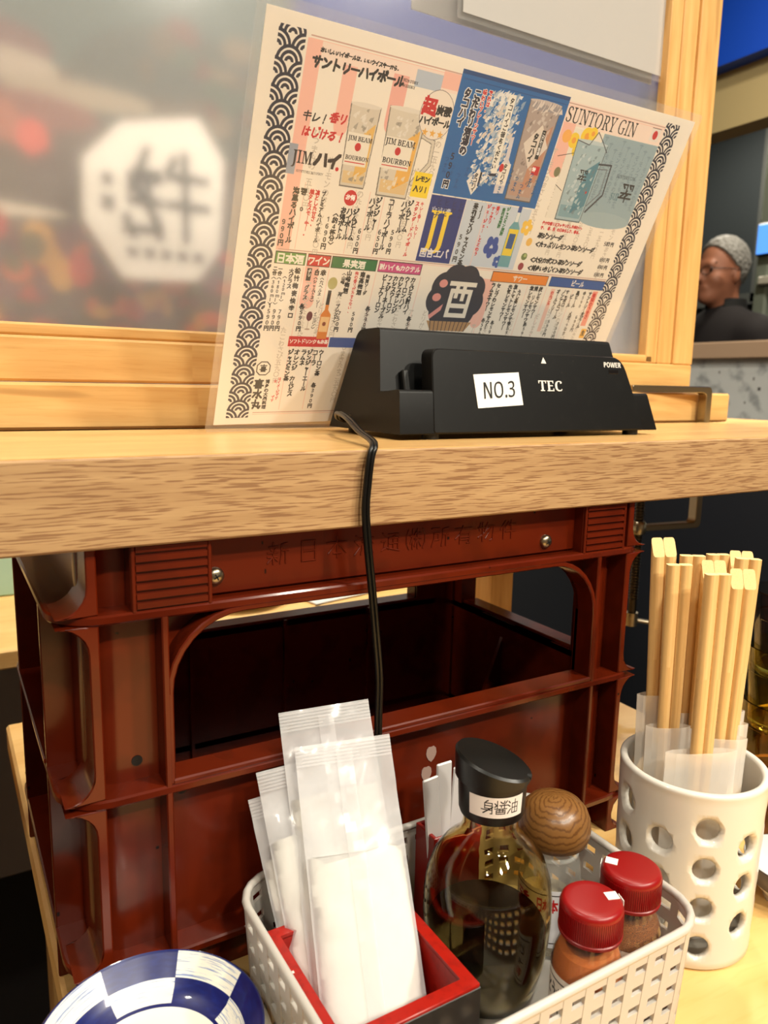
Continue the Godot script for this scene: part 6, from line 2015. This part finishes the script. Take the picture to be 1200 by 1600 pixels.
		var fz := xf.basis.x.cross(xf.basis.y).normalized()
		for i in range(0, idx.size(), 3):
			var a := cap[idx[i]]; var b := cap[idx[i + 1]]; var c := cap[idx[i + 2]]
			tri(xf * Vector3(a.x, a.y, z1), xf * Vector3(b.x, b.y, z1), xf * Vector3(c.x, c.y, z1), fz, fz, fz, a, b, c)
			tri(xf * Vector3(a.x, a.y, z0), xf * Vector3(b.x, b.y, z0), xf * Vector3(c.x, c.y, z0), -fz, -fz, -fz, a, b, c)
		var lim := cos(deg_to_rad(crease))
		for i in cnt:
			var j := (i + 1) % cnt
			var nA: Vector2 = nn[i]
			var nB: Vector2 = nn[i]
			var pr: Vector2 = nn[(i + cnt - 1) % cnt]
			var nx: Vector2 = nn[j]
			if nA.dot(pr) > lim: nA = (nA + pr).normalized()
			if nB.dot(nx) > lim: nB = (nB + nx).normalized()
			var NA := xf.basis * Vector3(nA.x, nA.y, 0)
			var NB := xf.basis * Vector3(nB.x, nB.y, 0)
			var a := poly[i]; var b := poly[j]
			var za := z0 + bev; var zb := z1 - bev
			quadn(xf * Vector3(a.x, a.y, za), xf * Vector3(b.x, b.y, za), xf * Vector3(b.x, b.y, zb), xf * Vector3(a.x, a.y, zb), NA, NB, NB, NA)
			if bev > 0.0:
				var c := ins[i]; var d := ins[j]
				var mA := (NA + fz).normalized(); var mB := (NB + fz).normalized()
				quadn(xf * Vector3(a.x, a.y, zb), xf * Vector3(b.x, b.y, zb), xf * Vector3(d.x, d.y, z1), xf * Vector3(c.x, c.y, z1), mA, mB, mB, mA)
				mA = (NA - fz).normalized(); mB = (NB - fz).normalized()
				quadn(xf * Vector3(a.x, a.y, za), xf * Vector3(b.x, b.y, za), xf * Vector3(d.x, d.y, z0), xf * Vector3(c.x, c.y, z0), mA, mB, mB, mA)
	func tube(pts: Array, rad, seg := 8, closed := false) -> void:
		var cnt := pts.size()
		var up := Vector3.UP
		var rings := []
		var norms := []
		for i in cnt:
			var d: Vector3
			if closed:
				d = pts[(i + 1) % cnt] - pts[(i + cnt - 1) % cnt]
			else:
				d = pts[mini(i + 1, cnt - 1)] - pts[maxi(i - 1, 0)]
			d = d.normalized()
			if absf(d.dot(up)) > 0.98 and i == 0:
				up = Vector3.RIGHT
			var s := d.cross(up).normalized()
			up = s.cross(d).normalized()
			var r: float = rad[i] if rad is Array else rad
			var ring := []
			var nr := []
			for k in seg:
				var w := s * cos(TAU * k / seg) + up * sin(TAU * k / seg)
				ring.append(pts[i] + w * r)
				nr.append(w)
			rings.append(ring)
			norms.append(nr)
		for i in (cnt if closed else cnt - 1):
			var j := (i + 1) % cnt
			for k in seg:
				var l := (k + 1) % seg
				quadn(rings[i][k], rings[i][l], rings[j][l], rings[j][k], norms[i][k], norms[i][l], norms[j][l], norms[j][k])
		if not closed:
			for e in [0, cnt - 1]:
				var m: Vector3 = (pts[0] - pts[1]).normalized() if e == 0 else (pts[cnt - 1] - pts[cnt - 2]).normalized()
				for k in range(1, seg - 1):
					tri(rings[e][0], rings[e][k], rings[e][k + 1], m, m, m)
	# loops of the same length; ring between them from y0 to y1
	func ring(lo: Array, li: Array, y0: float, y1: float, b := 0.0) -> void:
		var cnt := lo.size()
		for i in cnt:
			var j := (i + 1) % cnt
			var a := Vector3(lo[i].x, 0, lo[i].y); var c := Vector3(lo[j].x, 0, lo[j].y)
			var e := Vector3(li[i].x, 0, li[i].y); var f := Vector3(li[j].x, 0, li[j].y)
			var oa := (a - e).normalized(); var oc := (c - f).normalized()
			var u := Vector3.UP
			var ai := a - oa * b; var ci := c - oc * b
			quadn(a + u * (y0 + b), c + u * (y0 + b), c + u * (y1 - b), a + u * (y1 - b), oa, oc, oc, oa)
			quadn(e + u * y0, f + u * y0, f + u * y1, e + u * y1, -oa, -oc, -oc, -oa)
			quadn(ai + u * y1, ci + u * y1, f + u * y1, e + u * y1, u, u, u, u)
			quadn(ai + u * y0, ci + u * y0, f + u * y0, e + u * y0, -u, -u, -u, -u)
			if b > 0.0:
				quadn(a + u * (y1 - b), c + u * (y1 - b), ci + u * y1, ai + u * y1, (oa + u).normalized(), (oc + u).normalized(), (oc + u).normalized(), (oa + u).normalized())
				quadn(a + u * (y0 + b), c + u * (y0 + b), ci + u * y0, ai + u * y0, (oa - u).normalized(), (oc - u).normalized(), (oc - u).normalized(), (oa - u).normalized())
	# lettering: each pen stroke a raised bar
	func pen(strokes: Array, xf: Transform3D, w: float, h: float) -> void:
		for s in strokes:
			for i in s.size() - 1:
				var a: Vector2 = s[i]
				var b: Vector2 = s[i + 1]
				var d := b - a
				var ln := d.length()
				if ln < 1e-6: continue
				d /= ln
				var bs := Basis(Vector3(d.x, d.y, 0), Vector3(-d.y, d.x, 0), Vector3.BACK)
				var mid := (a + b) * 0.5
				box(xf * Vector3(mid.x, mid.y, h * 0.5), Vector3(ln + w, w, h), h * 0.3, xf.basis * bs)
	func mesh(off := Vector3.ZERO) -> ArrayMesh:
		var m := ArrayMesh.new()
		var arr := []
		arr.resize(Mesh.ARRAY_MAX)
		if off != Vector3.ZERO:
			for i in v.size():
				v[i] -= off
		arr[Mesh.ARRAY_VERTEX] = v
		arr[Mesh.ARRAY_NORMAL] = n
		arr[Mesh.ARRAY_TEX_UV] = t
		m.add_surface_from_arrays(Mesh.PRIMITIVE_TRIANGLES, arr)
		return m

var used := {}
func numbered(called: String) -> String:
	if not used.has(called):
		used[called] = 0
		return called
	used[called] += 1
	return "%s_%03d" % [called, used[called]]

func thing(called: String, label: String, category: String, at := Vector3.ZERO, group := "") -> Node3D:
	var o := Node3D.new()
	o.name = numbered(called)
	add_child(o)
	o.position = at
	o.set_meta("label", label)
	o.set_meta("category", category)
	if group != "": o.set_meta("group", group)
	return o

# a part built in world places under a thing that is not turned
func part(parent: Node3D, called: String, b: MB, m: Material, label := "", world := true) -> MeshInstance3D:
	var o := MeshInstance3D.new()
	o.name = called
	var off := Vector3.ZERO
	if world:
		var p: Node3D = parent
		while p != self and p != null:
			off += p.position
			p = p.get_parent() as Node3D
	o.mesh = b.mesh(off)
	o.material_override = m
	parent.add_child(o, true)
	if label != "": o.set_meta("label", label)
	return o

func struct(called: String, b: MB, m: Material, label: String, category: String, at := Vector3.ZERO) -> MeshInstance3D:
	var o := MeshInstance3D.new()
	o.name = numbered(called)
	add_child(o)
	o.position = at
	o.mesh = b.mesh(at)
	o.material_override = m
	o.set_meta("kind", "structure")
	o.set_meta("label", label)
	o.set_meta("category", category)
	return o

func mat(c: Color, rough := 0.6, metal := 0.0) -> StandardMaterial3D:
	var m := StandardMaterial3D.new()
	m.albedo_color = c
	m.roughness = rough
	m.metallic = metal
	return m

func coated(c: Color, rough := 0.5, coat := 1.0, cr := 0.15) -> StandardMaterial3D:
	var m := mat(c, rough)
	m.clearcoat_enabled = true
	m.clearcoat = coat
	m.clearcoat_roughness = cr
	return m

func film(c: Color, a: float, rough := 0.12) -> StandardMaterial3D:
	var m := mat(Color(c.r, c.g, c.b, a), rough)
	m.transparency = BaseMaterial3D.TRANSPARENCY_ALPHA
	return m

func glass(c: Color, a := 0.0, rough := 0.02, sc := 0.05) -> StandardMaterial3D:
	var m := mat(Color(c.r, c.g, c.b, a), rough)
	m.refraction_enabled = true
	m.refraction_scale = sc
	return m

func picture(im: Image) -> ImageTexture:
	return ImageTexture.create_from_image(im)

func wooden(im: Image, per: Vector3, rough := 0.45, relief := 0.0, tint := Color.WHITE) -> StandardMaterial3D:
	var m := mat(tint, rough)
	m.albedo_texture = picture(im)
	m.uv1_triplanar = true
	m.uv1_triplanar_sharpness = 8.0
	m.uv1_scale = Vector3(1.0 / per.x, 1.0 / per.y, 1.0 / per.z)
	m.uv1_offset = Vector3(0.137, 0.211, 0.071)
	if relief > 0.0:
		m.heightmap_enabled = true
		m.heightmap_texture = m.albedo_texture
		m.heightmap_scale = relief
	return m

# long-grained wood; along_x: grain runs along the picture's width
func grain_picture(w: int, h: int, light: Color, dark: Color, seed_no: int, stretch: float, fine: float, dash: float, knots := 0.0, along_x := true) -> Image:
	var a := FastNoiseLite.new(); a.seed = seed_no; a.frequency = 1.0; a.noise_type = FastNoiseLite.TYPE_SIMPLEX_SMOOTH; a.fractal_octaves = 3
	var b := FastNoiseLite.new(); b.seed = seed_no + 7; b.frequency = 1.0; b.fractal_octaves = 2
	var im := Image.create(w, h, false, Image.FORMAT_RGB8)
	for y in h:
		for x in w:
			var s := float(x if along_x else y) / (w if along_x else h)
			var q := float(y if along_x else x) / (h if along_x else w)
			var warp := a.get_noise_2d(s * stretch * 0.7, q * 2.0) * 0.05
			var g := a.get_noise_2d(s * stretch, (q + warp) * fine) * 0.5 + 0.5
			var ringv := sin((q + warp * 3.0) * fine * 1.7 + a.get_noise_2d(s * stretch * 0.4 + 9.0, q * 1.4) * 6.0) * 0.5 + 0.5
			var k := g * 0.55 + ringv * 0.25
			if dash > 0.0:
				var d := b.get_noise_2d(s * stretch * 4.5, (q + warp * 0.6) * fine * 5.0)
				k += smoothstep(0.22, 0.42, d) * dash
			var c := light.lerp(dark, clampf(k, 0.0, 1.0))
			if knots > 0.0:
				var kn := b.get_noise_2d(s * stretch * 1.2 + 31.0, q * 3.0 + 5.0)
				c = c.lerp(dark.darkened(0.25), smoothstep(0.55, 0.75, kn) * knots)
			im.set_pixel(x, y, c)
	return im

func speckle_picture(w: int, h: int, base: Color, other: Color, seed_no: int, freq: float, lo: float, hi: float, oct := 3) -> Image:
	var a := FastNoiseLite.new(); a.seed = seed_no; a.frequency = freq; a.fractal_octaves = oct
	var im := Image.create(w, h, false, Image.FORMAT_RGB8)
	for y in h:
		for x in w:
			im.set_pixel(x, y, base.lerp(other, smoothstep(lo, hi, a.get_noise_2d(x, y))))
	return im

func arc_pts(c: Vector2, r: float, a0: float, a1: float, seg: int) -> Array:
	var o := []
	for i in seg + 1:
		var a := deg_to_rad(a0 + (a1 - a0) * i / seg)
		o.append(c + Vector2(cos(a), sin(a)) * r)
	return o

# rounded rectangle, counter-clockwise, always the same number of points
func rrect(x0: float, y0: float, x1: float, y1: float, r: float, seg := 6) -> Array:
	var o := []
	o.append_array(arc_pts(Vector2(x1 - r, y1 - r), r, 0, 90, seg))
	o.append_array(arc_pts(Vector2(x0 + r, y1 - r), r, 90, 180, seg))
	o.append_array(arc_pts(Vector2(x0 + r, y0 + r), r, 180, 270, seg))
	o.append_array(arc_pts(Vector2(x1 - r, y0 + r), r, 270, 360, seg))
	return o

func rounded(pts: Array, rad: Array, seg := 5) -> PackedVector2Array:
	var o := PackedVector2Array()
	var cnt := pts.size()
	for i in cnt:
		var p: Vector2 = pts[i]
		var a: Vector2 = (pts[(i + cnt - 1) % cnt] - p)
		var b: Vector2 = (pts[(i + 1) % cnt] - p)
		var r: float = minf(rad[i], minf(a.length(), b.length()) * 0.49)
		if r <= 0.0:
			o.append(p)
			continue
		var A := p + a.normalized() * r
		var B := p + b.normalized() * r
		for k in seg + 1:
			var s := float(k) / seg
			o.append(A.lerp(p, s).lerp(p.lerp(B, s), s))
	return o
